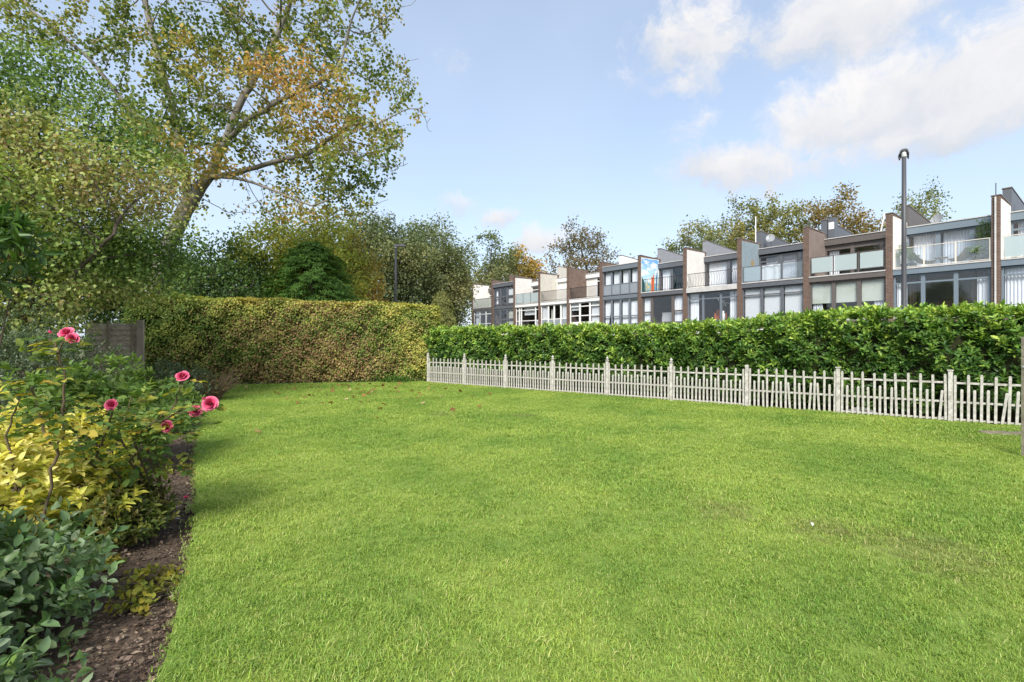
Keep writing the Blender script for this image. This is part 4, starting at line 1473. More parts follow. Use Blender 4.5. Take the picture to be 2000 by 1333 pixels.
# cypress and weeping conifer
def conifer(name, label, px, Y, ytop, ybot, wpx, pal, n_, L, droop, cat='tree'):
    X = (px - 1000) / F * Y
    top = CAMH + (HZ - ytop) / F * Y
    bot = max(CAMH + (HZ - ybot) / F * Y, .2)
    rx = wpx / F * Y / 2
    root = thing(name, label, cat, (X, Y, -.1), group='conifers behind the beech hedge')
    MB().tube([(X, Y, -.1), (X, Y, top * .6), (X + .1, Y, top * .97)], [.16, .1, .02], 7).build('trunk', BARKD, root)
    # sprays: each a flat fan of narrow leaves
    nsp = n_ // 26
    t = rng.random(nsp) ** .8
    ph = rng.uniform(0, 6.28, nsp)
    lump = 1 + .25 * np.sin(ph * 3 + t * 9) + .15 * np.sin(ph * 7 - t * 15)
    rr = rx * (1 - t ** 1.6) ** .75 * lump * rng.uniform(.55, 1.0, nsp)
    SPp = np.column_stack([X + rr * np.cos(ph), Y + rr * np.sin(ph) * .85, bot + (top - bot) * t])
    out = np.column_stack([np.cos(ph), np.sin(ph), np.full(nsp, -droop)])
    out = unit(out + rng.normal(0, .25, (nsp, 3)))
    side = unit(np.cross(out, [0, 0, 1.0]))
    k = 26
    rep = np.repeat(np.arange(nsp), k)
    f_ = rng.uniform(-1, 1, len(rep)); g_ = rng.uniform(0, 1, len(rep))
    ln = 0.45
    PP_ = SPp[rep] + out[rep] * (g_ * ln)[:, None] + side[rep] * (f_ * .2 * (1 - g_ * .6))[:, None] + rng.normal(0, .02, (len(rep), 3))
    U_ = unit(out[rep] + side[rep] * (f_ * .8)[:, None] + rng.normal(0, .15, (len(rep), 3)) + np.array([0, 0, -droop * .4]))
    N_ = unit(np.array([0, 0, 1.0]) + rng.normal(0, .4, (len(rep), 3)) + out[rep] * .4)
    C_ = pick(pal, len(rep), np.clip(np.repeat(rng.random(nsp), k) * .7 + rng.random(len(rep)) * .4, 0, 1))
    foliage(root, PP_, U_, N_, L * rng.uniform(.7, 1.2, len(rep)), L * .28, C_, T_RH, LEAF, name='crown')


conifer('cypress_tree', 'bright green feathery cypress standing behind the beech hedge', 608, 23.5, 472, 640, 190, [(0.045, 0.105, 0.028), (0.085, 0.175, 0.040), (0.150, 0.265, 0.060)], 36000, .14, .45)
conifer('weeping_conifer', 'pale yellow green weeping conifer at the corner between the two hedges', 862, 23.5, 566, 660, 52, [(0.15, 0.165, 0.05), (0.22, 0.235, 0.075), (0.30, 0.30, 0.11)], 9000, .12, 1.6)


def mound(root, c, r, n_, L, Wd, pal, k=6, tilt=1.05, tmpl=T_HEX, m=LEAF, single=0, zmin=0.02, gap=.012, inner=.75, lumps=.16, tfun=None, outw=.8, upw=.6, stems=None, stemmat=None):
    """leafy shrub: shoots on an uneven mound"""
    c = np.array(c, float); r = np.array(r, float)
    v = unit(rng.normal(size=(n_, 3)))
    v[:, 2] = np.abs(v[:, 2]) * np.where(rng.random(n_) < .82, 1, -.5)
    rad_ = inner + (1 - inner) * rng.random(n_) ** .6
    rad_ = rad_ * (1 + lumps * np.sin(v[:, 0] * 5 + c[0]) * np.sin(v[:, 1] * 6 + c[1] * 2) + lumps * .8 * np.sin(v[:, 2] * 9 + v[:, 0] * 7))
    P_ = c + v * r * rad_[:, None]
    ok = P_[:, 2] > zmin
    P_, v = P_[ok], v[ok]
    D_ = unit(v * outw + np.array([0, 0, upw]) + rng.normal(0, .3, (len(P_), 3)))
    PP_, U_, N_, LL_, WW_, rep = rosettes(P_, D_, k, L, Wd, tilt, gap)
    t_ = np.clip(np.repeat(rng.random(len(P_)), k) * .6 + rng.normal(.2, .15, len(PP_)), 0, 1)
    if tfun is not None:
        t_ = np.clip(t_ + tfun(PP_), 0, 1)
    C_ = pick(pal, len(PP_), t_)
    if stems:
        mb = MB()
        b0 = np.array([c[0], c[1], -.06])
        for i in rng.choice(len(P_), min(stems, len(P_)), replace=False):
            e = P_[i]
            mid = b0 * .45 + e * .55 + np.array([0, 0, .08 * r[2]])
            mb.tube([b0 + rng.normal(0, .05, 3) * [1, 1, 0], mid, e], [.012, .008, .004], 5)
        mb.build('stems', stemmat or mat('shrub twig', (0.10, 0.075, 0.05), 0.9), root)
    foliage(root, PP_, U_, N_, LL_, WW_, C_, tmpl, m, single=single)


# ------------------------------------------------------------------ flower bed planting
def shrub(name, label, loc, cat='shrub', group=None):
    return thing(name, label, cat, (loc[0], loc[1], -.055), group=group)


BLUEG = [(0.060, 0.125, 0.035), (0.095, 0.175, 0.058), (0.140, 0.225, 0.080), (0.175, 0.245, 0.125), (0.270, 0.340, 0.205), (0.200, 0.330, 0.075)]
DKBLUE = [(0.042, 0.070, 0.034), (0.075, 0.112, 0.054), (0.118, 0.160, 0.082), (0.175, 0.215, 0.120)]
# dark evergreen at the back, in front of the beech tree
s_ = shrub('evergreen_shrub', 'dark bluish evergreen shrub with tiny leaves behind the tall rose stem', (-7.8, 7.9))
mound(s_, (-7.8, 7.9, .5), (1.55, 1.2, 1.5), 3800, .055, .024, DKBLUE, 8, 1.1, T_RH, GLOSS, single=0, inner=.6, stems=40)
s_ = shrub('evergreen_shrub', 'low dark evergreen shrub under the overhanging beech branches at the bed edge', (-8.3, 12.6))
mound(s_, (-8.6, 12.6, .3), (1.0, .9, .75), 900, .06, .028, DKBLUE, 8, 1.1, T_RH, GLOSS, inner=.6, stems=20)
# leaves of a tall shrub at the picture's left edge
s_ = shrub('tall_laurel', 'tall dark glossy laurel with drooping long leaves at the end of the bed', (-5.1, 4.5))
mound(s_, (-4.95, 4.5, 2.35), (.48, .5, .6), 130, .16, .045, [(0.03, 0.07, 0.014), (0.06, 0.13, 0.022), (0.12, 0.21, 0.04)], 7, 1.35, T_FINE, GLOSS, single=60, upw=-.2, stems=14)
# green leafy shrub right of the evergreen
s_ = shrub('hydrangea_bush', 'mid green leafy bush between the roses and the dark evergreen', (-5.15, 6.2))
GREEN = [(0.080, 0.145, 0.034), (0.130, 0.215, 0.048), (0.200, 0.295, 0.078), (0.290, 0.380, 0.130)]
mound(s_, (-5.15, 6.2, .45), (1.0, .95, .85), 760, .085, .05, GREEN, 7, 1.2, T_HEX, LEAF, single=120, inner=.7, stems=40)
s_ = shrub('hydrangea_bush', 'fresh green leafy bush along the lawn edge behind the double rose', (-6.45, 8.7))
mound(s_, (-6.45, 8.7, .2), (.85, 1.0, .72), 650, .07, .035, GREEN, 8, 1.2, T_HEX, LEAF, inner=.7, stems=30)
s_ = shrub('dry_shrub', 'brown twiggy dying shrub beside the foot of the beech hedge', (-7.9, 13.2))
mb = MB()
for _ in range(150):
    a = rng.uniform(0, 6.28); r1 = rng.uniform(.2, .8); hh = rng.uniform(.3, .95)
    b = np.array([-7.9, 13.2, -.05])
    e = b + [r1 * math.cos(a), r1 * math.sin(a), hh]
    mb.tube([b + rng.normal(0, .06, 3) * [1, 1, 0], (b + e) / 2 + [0, 0, .12], e], [.008, .006, .003], 4)
mb.build('twigs', mat('dry twig', (0.16, 0.11, 0.07), 0.9), s_)
mound(s_, (-7.9, 13.2, .25), (.8, .7, .6), 200, .05, .025, [(0.14, 0.09, 0.04), (0.20, 0.15, 0.06), (0.16, 0.18, 0.06)], 5, 1.2, T_RH, LEAF, inner=.4)
# golden choisya
s_ = shrub('golden_choisya', 'bright yellow leaved choisya bush at the foot of the tall rose stem', (-3.75, 3.95))
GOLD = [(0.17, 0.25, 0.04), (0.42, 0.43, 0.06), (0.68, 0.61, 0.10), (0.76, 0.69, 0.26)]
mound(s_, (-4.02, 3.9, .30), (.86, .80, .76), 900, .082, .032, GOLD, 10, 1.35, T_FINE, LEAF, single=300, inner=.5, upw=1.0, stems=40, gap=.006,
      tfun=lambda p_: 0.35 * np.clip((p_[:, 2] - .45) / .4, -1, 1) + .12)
# bronze green low shrub
s_ = shrub('low_shrub', 'low bronze green shrub with small oval leaves at the mulch edge', (-3.02, 4.02))
mound(s_, (-3.17, 4.02, .08), (.38, .42, .40), 480, .055, .026, [(0.045, 0.075, 0.016), (0.085, 0.120, 0.022), (0.155, 0.170, 0.035), (0.23, 0.18, 0.06)], 7, 1.0, T_FINE, GLOSS, single=200, inner=.55, stems=50)
# blue green shrub at the front
s_ = shrub('spreading_shrub', 'blue green oval leaved shrub spreading low over the bark mulch', (-2.55, 2.25))
mound(s_, (-2.88, 2.22, .08), (.64, 1.05, .82), 950, .074, .040, BLUEG, 8, 1.15, T_FINE, GLOSS, single=300, inner=.5, stems=16, gap=.02, upw=.45, stemmat=mat('green twig', (0.12, 0.15, 0.06), .8))
mound(s_, (-2.22, 1.70, .05), (.42, .60, .44), 280, .074, .040, BLUEG, 8, 1.15, T_FINE, GLOSS, inner=.45, gap=.02, upw=.45)
mbs = None


# roses
ROSEM = bpy.data.materials.new('rose petal')
ROSEM.use_nodes = True
n = NT(ROSEM.node_tree)
p = ROSEM.node_tree.nodes['Principled BSDF']
at = n.n('ShaderNodeAttribute', attribute_name='Col')
n.put(p.inputs['Base Color'], at.outputs['Color'])
p.inputs['Roughness'].default_value = .5
p.inputs['Subsurface Weight'].default_value = .0


def petal_mesh(r0, r1, h, arc, curl):
    nu, nv = 6, 5
    vs, cs, fs = [], [], []
    for j in range(nv):
        v = j / (nv - 1)
        for i in range(nu):
            u_ = -1 + 2 * i / (nu - 1)
            wd = arc * math.sin(math.pi * min(.94, .18 + .72 * v)) ** .6
            a = u_ * wd
            rr = r0 * .35 + (r1 - r0 * .35) * v ** .7 + curl * max(0, v - .7) ** 2 * 4
            zz_ = h * (v - .10 * u_ * u_ * v) - curl * max(0, v - .75) * .9
            vs.append((rr * math.cos(a), rr * math.sin(a), zz_))
            k = .25 + .75 * v
            cs.append((.56 + .12 * v, .030 + .10 * v ** 3, .105 + .11 * v ** 2))
    for j in range(nv - 1):
        for i in range(nu - 1):
            a = j * nu + i
            fs.append((a, a + 1, a + 1 + nu, a + nu))
    me = np_mesh('petal', vs, [np.array(fs)], np.array(cs), True)
    me.materials.append(ROSEM)
    return me


PET = [petal_mesh(.010, .004, .046, 2.2, 0), petal_mesh(.016, .009, .045, 1.6, .0), petal_mesh(.022, .0165, .042, 1.25, .002), petal_mesh(.026, .026, .037, 1.05, .005), petal_mesh(.026, .036, .029, .95, .010), petal_mesh(.028, .045, .019, .9, .014)]
CALYX = mat('rose stem green', (0.07, 0.10, 0.03), 0.7)
CANE = mat('rose cane', (0.11, 0.075, 0.05), 0.8, .2, .5, 9, (0.10, 0.11, 0.04))


def rose(root, c, axis, size=1.0, bud=False):
    c = np.array(c); ax = Vector(axis).normalized()
    Rm = ax.to_track_quat('Z', 'Y').to_matrix().to_4x4()
    fl = MB().lathe((0, 0, 0), [(.004, -.02), (.012, -.012), (.015, -.004), (.010, .004), (.003, .008)], 8).mesh('flower')
    fl.materials.append(CALYX)
    o = bpy.data.objects.new('flower', fl)
    link(o, root)
    o['label'] = 'pink rose bud' if bud else 'pink rose in bloom'
    o.matrix_local = Matrix.Translation(Vector(c - ORG[root.name])) @ Rm @ Matrix.Scale(size * .95, 4)
    plan = [(0, 2), (1, 3), (2, 4), (3, 5), (4, 5), (5, 6)]
    if bud: plan = [(0, 2), (1, 4), (2, 4)]
    for ring_, k in plan:
        for j in range(k):
            pe = bpy.data.objects.new('petal', PET[ring_])
            COL.objects.link(pe)
            pe.parent = o
            pe.rotation_euler = (rng.normal(0, .1), rng.normal(0, .1), 6.283 * j / k + ring_ * .6 + rng.normal(0, .12))
            pe.scale = [rng.uniform(.9, 1.1)] * 3


ROSEG = [(0.080, 0.145, 0.034), (0.120, 0.195, 0.045), (0.190, 0.260, 0.060), (0.300, 0.320, 0.060), (0.45, 0.32, 0.05)]


def rose_bush(label, base, canes, flowers, nfol, c, r, single=80):
    root = thing('rose_bush', label, 'rose bush', (base[0], base[1], -.055), group='pink rose bushes in the bed')
    b = np.array([base[0], base[1], -.06])
    leafP, leafD = [], []
    for pts in canes:
        pts = [np.array(q_, float) for q_ in pts]
        dense = []
        for a_, c_ in zip(pts[:-1], pts[1:]):
            for q_ in range(6):
                dense.append(a_ + (c_ - a_) * q_ / 6 + rng.normal(0, .006, 3))
        dense.append(pts[-1])
        k = len(dense)
        MB().tube(dense, list(np.linspace(.011, .0045, k)), 6).build('stem', CANE, root, smooth=True)
        for q_ in range(2, k):
            if dense[q_][2] > .35:
                for _ in range(1):
                    a = rng.uniform(0, 6.28)
                    leafP.append(dense[q_]); leafD.append((math.cos(a), math.sin(a), rng.uniform(.0, .5)))
    v = unit(rng.normal(size=(nfol, 3)))
    Pm = np.array(c) + v * np.array(r) * (rng.random((nfol, 1)) ** .4)
    Pm = Pm[Pm[:, 2] > .08]
    P_ = np.vstack([np.array(leafP), Pm]); D_ = np.vstack([np.array(leafD), unit(v[:len(Pm)] + [0, 0, .4])])
    # five leaflets along each leaf stalk
    D_ = unit(D_)
    sd = unit(np.cross(D_, [0, 0, 1.0]))
    allP, allU = [], []
    for dist_, s_sign in ((.055, 1), (.055, -1), (.10, 1), (.10, -1), (.115, 0)):
        allP.append(P_ + D_ * dist_ - np.array([0, 0, dist_ ** 2 * 3]))
        allU.append(unit(D_ * (.55 if s_sign else 1) + sd * s_sign * .9 + np.array([0, 0, -.15])))
    PP_ = np.vstack(allP); U_ = np.vstack(allU)
    N_ = unit(np.array([0, 0, 1.0]) + rng.normal(0, .35, PP_.shape))
    LL_ = rng.uniform(.05, .082, len(PP_))
    t_ = np.clip(np.tile(rng.random(len(P_)) ** 1.5, 5) + rng.normal(0, .1, len(PP_)), 0, 1)
    foliage(root, PP_, U_, N_, LL_, LL_ * .66, pick(ROSEG, len(PP_), t_), T_FINE, LEAF, single=single)
    for c_, ax, sz, bd in flowers:
        rose(root, c_, ax, sz, bd)


f1 = W(131, 652, 3.4); f2 = W(142, 662, 3.36); f3 = W(101, 652, 3.42)
bA = (-3.32, 3.45)
rose_bush('tall single stemmed rose with a cluster of two pink blooms and a bud on top', bA,
          [[(bA[0], bA[1], -.05), W(104, 915, 3.45), W(122, 840, 3.42), W(128, 730, 3.4), W(112, 690, 3.4), f1 - [0, 0, .03]],
           [W(112, 690, 3.4), f3 - [0, 0, .03]],
           [W(110, 880, 3.45), W(85, 840, 3.5), W(62, 760, 3.5), W(66, 745, 3.5)],
           [(bA[0], bA[1], -.05), W(10, 850, 3.5), W(40, 780, 3.5)]],
          [(f1, (.1, -.7, .6), .95, False), (f2, (.3, -.6, .2), .8, False), (f3, (-.4, -.4, .7), .6, True)], 22, (-3.2, 3.42, 1.2), (.28, .2, .32), 90)
g1 = W(219, 792, 3.75); g2 = W(327, 834, 3.85); g3 = W(382, 803, 3.7); g4 = W(411, 789, 3.65); g5 = W(357, 737, 4.2); g6 = W(401, 780, 3.66)
bB = (-3.1, 4.5)
rose_bush('spreading rose bush leaning pink blooms out over the lawn edge', bB,
          [[(bB[0], bB[1], -.05), W(190, 890, 3.9), W(215, 820, 3.8), g1 - [0, 0, .03]],
           [(bB[0], bB[1], -.05), W(250, 900, 4.0), W(300, 860, 3.9), g2 - [0, 0, .02]],
           [(bB[0], bB[1], -.05), W(260, 860, 3.95), W(320, 810, 3.8), g3 - [.03, 0, .01]],
           [(bB[0], bB[1], -.05), W(280, 850, 3.95), W(350, 800, 3.75), g4 - [.03, 0, .02]],
           [(bB[0], bB[1], -.05), W(300, 870, 4.1), W(340, 790, 4.2), g5 - [0, 0, .03]],
           [(bB[0], bB[1], -.05), W(170, 900, 4.0), W(150, 850, 4.0)],
           [(bB[0], bB[1], -.05), W(230, 850, 4.1), W(260, 770, 4.2)]],
          [(g1, (.1, -.8, .45), 1.0, False), (g2, (.1, -.8, .3), .95, False), (g3, (.35, -.85, .2), 1.0, False), (g4, (.3, -.9, .2), 1.15, False),
           (g5, (.1, -.6, .6), 1.1, False), (g6, (-.3, -.5, .5), .5, True)], 100, (-3.12, 4.2, .80), (.46, .45, .42), 220)

# yellowing ground plants in the mulch
for i, (px_, py_, yy) in enumerate([(300, 1085, 3.35), (285, 1150, 3.1), (205, 1060, 3.6), (350, 905, 6.2)]):
    c = W(px_, py_, yy)
    lab = ['yellow green creeping plant in the mulch beside the lawn edge', 'straggling yellow creeper with bare stalks on the mulch',
           'small yellow seedling clump at the edge of the blue green shrub', 'yellow leaved seedling at the lawn edge under the roses'][i]
    s_ = shrub('creeping_plant', lab, (c[0], c[1]), 'plant')
    rx_ = [.22, .2, .12, .16][i]
    mound(s_, (c[0], c[1], -.03), (rx_, rx_, .11), [60, 45, 30, 22][i], .042, .030, [(0.12, 0.16, 0.03), (0.26, 0.26, 0.04), (0.40, 0.33, 0.05)], 4, 1.3, T_FINE, LEAF, zmin=-.05, inner=.2, stems=15)
# green weeds at the foot of the beech hedge
c = W(770, 745, 18.6)
s_ = shrub('weed_clump', 'fresh green weeds at the foot of the beech hedge near the fence end', (c[0], c[1]), 'plant')
mound(s_, (c[0], c[1] + .1, 0), (.75, .25, .26), 170, .10, .035, [(0.06, 0.13, 0.025), (0.10, 0.19, 0.035), (0.15, 0.25, 0.05)], 6, .8, T_HEX, LEAF, inner=.3)

# ------------------------------------------------------------------ timber fence panel by the beech tree
OLDW = mat('grey weathered timber', (0.58, 0.48, 0.37), 0.85, 0.15, 0.85, 7, (0.29, 0.245, 0.20), 0.5, 30)
c0 = W(165, 664, 14.5); c1 = W(268, 664, 14.9)
pv = unit((c1 - c0)[:2]); plen = np.linalg.norm((c1 - c0)[:2])
pf = thing('fence_panel', 'grey weathered overlap timber fence panel half hidden under the beech branches', 'fence', (c0[0], c0[1], -.055), math.atan2(pv[1], pv[0]), local=True)
for i in range(13):
    z_ = .1 + i * .155
    wv = [(0 + plen * q_ / 8, z_ + .012 * math.sin(q_ * 1.7 + i * 2.1)) for q_ in range(9)]
    wt_ = [(x_, z2_ + .175 + .008 * math.sin(x_ * 9 + i)) for x_, z2_ in wv]
    n9 = 9
    vs = [(x_, .0, z2_) for x_, z2_ in wv] + [(x_, .025, z2_) for x_, z2_ in wt_] + [(x_, .015, z2_) for x_, z2_ in wv] + [(x_, .037, z2_) for x_, z2_ in wt_]
    fs = [(j, j + 1, n9 + j + 1, n9 + j) for j in range(8)] + [(2 * n9 + j, 3 * n9 + j, 3 * n9 + j + 1, 2 * n9 + j + 1) for j in range(8)] + [(j, 2 * n9 + j, 2 * n9 + j + 1, j + 1) for j in range(8)]
    MB().poly(vs, fs).build('board', OLDW, pf)
for x_ in (.55, 1.15):
    MB().box(x_, x_ + .045, -.03, -.003, .05, 2.2).build('batten', mat('pale batten', (0.34, 0.28, 0.2), .85, .15, .6, 8), pf)
MB().box(plen, plen + .16, -.05, .08, -.05, 2.25).build('post', mat('pale fence post', (0.42, 0.35, 0.28), .85, .15, .6, 5), pf)

# ------------------------------------------------------------------ lamp posts
POLE = mat('dark grey lamp metal', (0.062, 0.064, 0.070), 0.5, 0.4, .3, 3, (0.07, 0.072, 0.08))
LENS = mat('lamp lens', (0.62, 0.63, 0.64), 0.3, 0.4)


def lamp(label, X, Y, H, r, rotz):
    t = thing('street_lamp', label, 'lamp post', (X, Y, 0), rotz, 'street lamps', local=True)
    MB().tube([(0, 0, -.1), (0, 0, 1.25), (0, 0, 1.3), (0, 0, H * .6), (0, 0, H - .12)], [r * 1.5, r * 1.5, r * 1.08, r, r * .88], 14).build('pole', POLE, t, smooth=True)
    MB().lathe((0, 0, H - .16), [(r * .95, 0), (r * 1.15, .02), (r * 1.15, .16), (r * .8, .2)], 14).build('collar', LENS, t, smooth=True)
    # lantern seen end on: curved hood with side fins reaching forward
    mb = MB()
    for a_, b_ in ((0, 1),):
        prof = [(-.13, -.06), (-.10, .05), (-.05, .09), (.05, .09), (.10, .05), (.13, -.06), (.10, -.06), (.075, .02), (-.075, .02), (-.10, -.06)]
        mb.prism_xz([(x_, z_ + H) for x_, z_ in prof], -.10, .60)
    hd = mb.build('lantern', POLE, t)
    MB().box(-.07, .07, .12, .55, H - .03, H + .012).build('lens', LENS, hd)
    MB().tube([(-.12, .05, H - .02), (-.135, .02, H - .12), (-.12, .0, H - .2)], .02, 6).build('bracket_arm', POLE, hd)


lamp('dark grey street lamp rising behind the laurel hedge before the wicker chair balcony', 12.6, 16.0, 7.62, .068, rad(-38))
lp = W(773, 480, 32.0)
lamp('slim dark street lamp standing beyond the beech hedge among olive trees', lp[0], 32.0, lp[2], .075, rad(-82))

# ------------------------------------------------------------------ things on the wicker chair balcony
WICK = mat('pale wicker', (0.42, 0.33, 0.23), 0.8, 0.2, .6, 20, (0.28, 0.2, 0.13), .6, 60)
POTM = mat('dark pot', (0.06, 0.055, 0.05), 0.7)


def wicker_chair(label, x, y, rz):
    c = HL(10, x, y, ZS + .002)
    t = thing('wicker_chair', label, 'chair', tuple(c), YAW + rz, 'wicker chairs on the balcony', local=True)
    mb = MB()
    vs, fs = [], []
    nu = 9
    prof = [(.55, .30), (.35, .26), (.1, .27), (-.12, .36), (-.3, .55), (-.42, .78)]
    for yy_, zz_ in prof:
        for i in range(nu):
            u_ = -1 + 2 * i / (nu - 1)
            w_ = .36 if zz_ < .5 else .36 - .35 * (zz_ - .5) ** 1.0 * .5
            vs.append((u_ * w_, yy_ + .06 * u_ * u_, zz_ + .10 * u_ * u_))
    k_ = len(vs)
    vs += [(a_, b_ - .03, c_ - .035) for a_, b_, c_ in vs]
    for j in range(len(prof) - 1):
        for i in range(nu - 1):
            a_ = j * nu + i
            fs += [(a_, a_ + 1, a_ + nu + 1, a_ + nu), (k_ + a_, k_ + a_ + nu, k_ + a_ + nu + 1, k_ + a_ + 1)]
    MB().poly(vs, fs).build('seat', WICK, t, smooth=True)
    for sx in (-.25, .25):
        for sy in (-.15, .38):
            MB().tube([(sx, sy, .29), (sx * 1.15, sy * 1.1, .0)], .014, 5).build('leg', BLACKM, t)


wicker_chair('round backed wicker chair by the potted shrub on the cream railed balcony', 1.25, .75, rad(-65))
wicker_chair('wicker chair between the small table and the large leaved pot plant', 3.0, .75, rad(60))
c = HL(10, 2.1, .75, ZS + .002)
t = thing('balcony_table', 'small round table between two wicker chairs on the cream railed balcony', 'table', tuple(c), YAW, local=True)
MB().lathe((0, 0, .46), [(.30, 0), (.32, .01), (.32, .025), (.30, .03)], 18).build('table_top', WICK, t)
for a_ in (0, 2.09, 4.19):
    MB().tube([(.2 * math.cos(a_), .2 * math.sin(a_), .46), (-.22 * math.cos(a_), -.22 * math.sin(a_), 0)], .012, 5).build('leg', BLACKM, t)


def pot_plant(label, x, y, hh, r, L, Wd, pal, n_, tmpl=T_RH, k=6):
    c = HL(10, x, y, ZS + .002)
    t = thing('potted_plant', label, 'pot plant', tuple(c), group='plants on the balcony')
    MB().lathe(tuple(c), [(.13, 0), (.18, .30), (.19, .32), (.16, .32)], 14).build('pot', POTM, t, smooth=True)
    mound(t, c + [0, 0, .3 + hh * .5], (r, r, hh * .55), n_, L, Wd, pal, k, 1.1, tmpl, LEAF, zmin=ZS + .25, inner=.25, stems=16)


pot_plant('dense small leaved potted shrub beside the white balcony wall', .55, .55, 1.15, .36, .06, .035, GREEN, 260)
pot_plant('low bushy potted shrub left of the wicker chair on the balcony', .95, .45, .5, .3, .06, .035, GREEN, 150)
pot_plant('pale large leaved pot plant behind the balcony glass beside the brick pier', 3.55, .5, .5, .42, .17, .10, [(0.10, 0.17, 0.05), (0.17, 0.25, 0.08), (0.25, 0.32, 0.12)], 60, T_HEX, 5)
pot_plant('tall feathery potted tree against the brick pier of the near end house', 3.75, 1.1, 2.0, .42, .09, .03, GREEN, 230)

# furniture seen through the lower windows
def armchair(label, k, x, y, rz, w, m):
    c = HL(k, x, y, ZF + .002)
    t = thing('armchair' if w < 1 else 'sofa', label, 'chair' if w < 1 else 'sofa', tuple(c), YAW + rz, local=True)
    MB().bbox(-w / 2, w / 2, -.35, .3, .18, .46, .04).build('seat', m, t)
    MB().prism_yz([(.2, .2), (.34, .95), (.46, .93), (.38, .2)], -w / 2, w / 2).build('backrest', m, t)
    for sx in (-1, 1):
        MB().bbox(sx * (w / 2 + .07) - .065, sx * (w / 2 + .07) + .065, -.36, .36, .12, .66, .03).build('armrest', m, t)
    for sx in (-1, 1):
        for sy in (-.28, .28):
            MB().tube([(sx * w * .42, sy, .19), (sx * w * .44, sy, 0)], .022, 6).build('leg', BLACKM, t)


armchair('orange armchair inside the room under the bowed balcony', 7, 2.3, 1.1, rad(30), .6, mat('orange fabric', (0.45, 0.11, 0.03), .9))
armchair('pale sofa inside the teal walled room under the mural balcony', 6, 2.2, 1.6, rad(180), 1.5, mat('pale fabric', (0.66, 0.64, 0.60), .9))
armchair('brown sofa inside the room under the wicker chair balcony', 10, 2.6, 1.5, rad(10), 1.5, mat('brown leather', (0.10, 0.05, 0.035), .5))
c = HL(7, 2.75, .6, ZF + .002)
t = thing('orchid', 'white flowering orchid standing in the window under the bowed balcony', 'pot plant', tuple(c))
MB().lathe(tuple(c), [(.16, 0), (.16, .62), (.10, .62), (.12, .80), (.10, .80)], 12).build('pot', WHITE, t, smooth=True)
for q_ in range(3):
    e = c + [(-.18, .02, .25)[q_], .03 * q_, 1.55 - .1 * q_]
    MB().tube([c + [0, 0, .8], (c + e) / 2 + [0, 0, .5], e], .008, 5).build('stem', CALYX, t)
    n_ = 14
    PP_ = e + rng.normal(0, .09, (n_, 3))
    foliage(t, PP_, rand_dirs(n_), unit(rng.normal(size=(n_, 3)) + [-.8, -.6, .2]), .1, .09, np.tile([[.8, .79, .8]], (n_, 1)), T_HEX, LEAF, name='blossom', stuff=False)

# ------------------------------------------------------------------ right edge: weathered timber frame, stone slab, plastic scraps
c = W(1998, 893, 6.80)
gp = thing('timber_frame', 'weathered grey timber post with rails at the right end of the lawn', 'post', (c[0] + .03, c[1], 0))
MB().bbox(c[0] + .0, c[0] + .075, c[1] - .03, c[1] + .03, -.1, 1.64, .006).build('post', OLDW, gp)
for z_ in (.38, .83, 1.24):
    MB().box(c[0] + .077, c[0] + 1.6, c[1] - .02, c[1] + .02, z_, z_ + .04).build('rail', OLDW, gp)
MB().box(c[0] - .045, c[0] + .09, c[1] - .036, c[1] - .031, 1.225, 1.25).build('hinge', DISHM, gp)
sl = MB()
c = W(1952, 848, 8.45)
pr = [(-.34, -.02), (-.2, -.17), (.1, -.2), (.36, -.12), (.42, .05), (.25, .17), (-.1, .16), (-.3, .09)]
sl.poly([(c[0] + x_, c[1] + y_, .0) for x_, y_ in pr] + [(c[0] + x_ * .93, c[1] + y_ * .93, .035 + .008 * math.sin(i * 2)) for i, (x_, y_) in enumerate(pr)],
        [list(range(8, 16))] + [(i, (i + 1) % 8, 8 + (i + 1) % 8, 8 + i) for i in range(8)])
o = sl.build('stone_slab', mat('brown sandstone', (0.24, 0.19, 0.15), .9, .2, .9, 5, (0.13, 0.11, 0.095), .6, 22))
tag(o, 'flat brown stone slab set in the grass before the fence end', 'stone')
SCR = mat('pale plastic sheet', (0.60, 0.60, 0.60), 0.5, 0.3, .4, 12, (0.4, 0.4, 0.41))
for i, (px_, py_, yy, lab) in enumerate([(1683, 797, 11.0, 'crumpled pale plastic sheet behind the pickets left of the flat capped post'), (1856, 808, 10.15, 'crumpled pale plastic scrap behind the foot of the flat capped post'), (1942, 812, 9.9, 'largest crumpled pale plastic sheet, behind the leaning short pickets')]):
    c = W(px_, py_, yy)
    g_ = 9
    vs = []
    wv_ = [.26, .2, .36][i]
    for a_ in range(g_):
        for b_ in range(6):
            u_, v_ = -1 + 2 * a_ / (g_ - 1), b_ / 5
            q_ = np.array([c[0], c[1], 0]) + np.append(FD * u_ * wv_, 0) + np.append(FNB * (.1 + .16 * v_), 0)
            vs.append((q_[0] + rng.normal(0, .015), q_[1] + rng.normal(0, .02), -.02 + (.26 * math.sin(v_ * 2.2) * (.6 + .4 * math.cos(u_ * 4 + i))) + rng.normal(0, .015)))
    fs = [(a_ * 6 + b_, (a_ + 1) * 6 + b_, (a_ + 1) * 6 + b_ + 1, a_ * 6 + b_ + 1) for a_ in range(g_ - 1) for b_ in range(5)]
    o = MB().poly(vs, fs).build('plastic_sheet', SCR, smooth=False)
    tag(o, lab, 'plastic sheet', 'plastic scraps under the hedge')

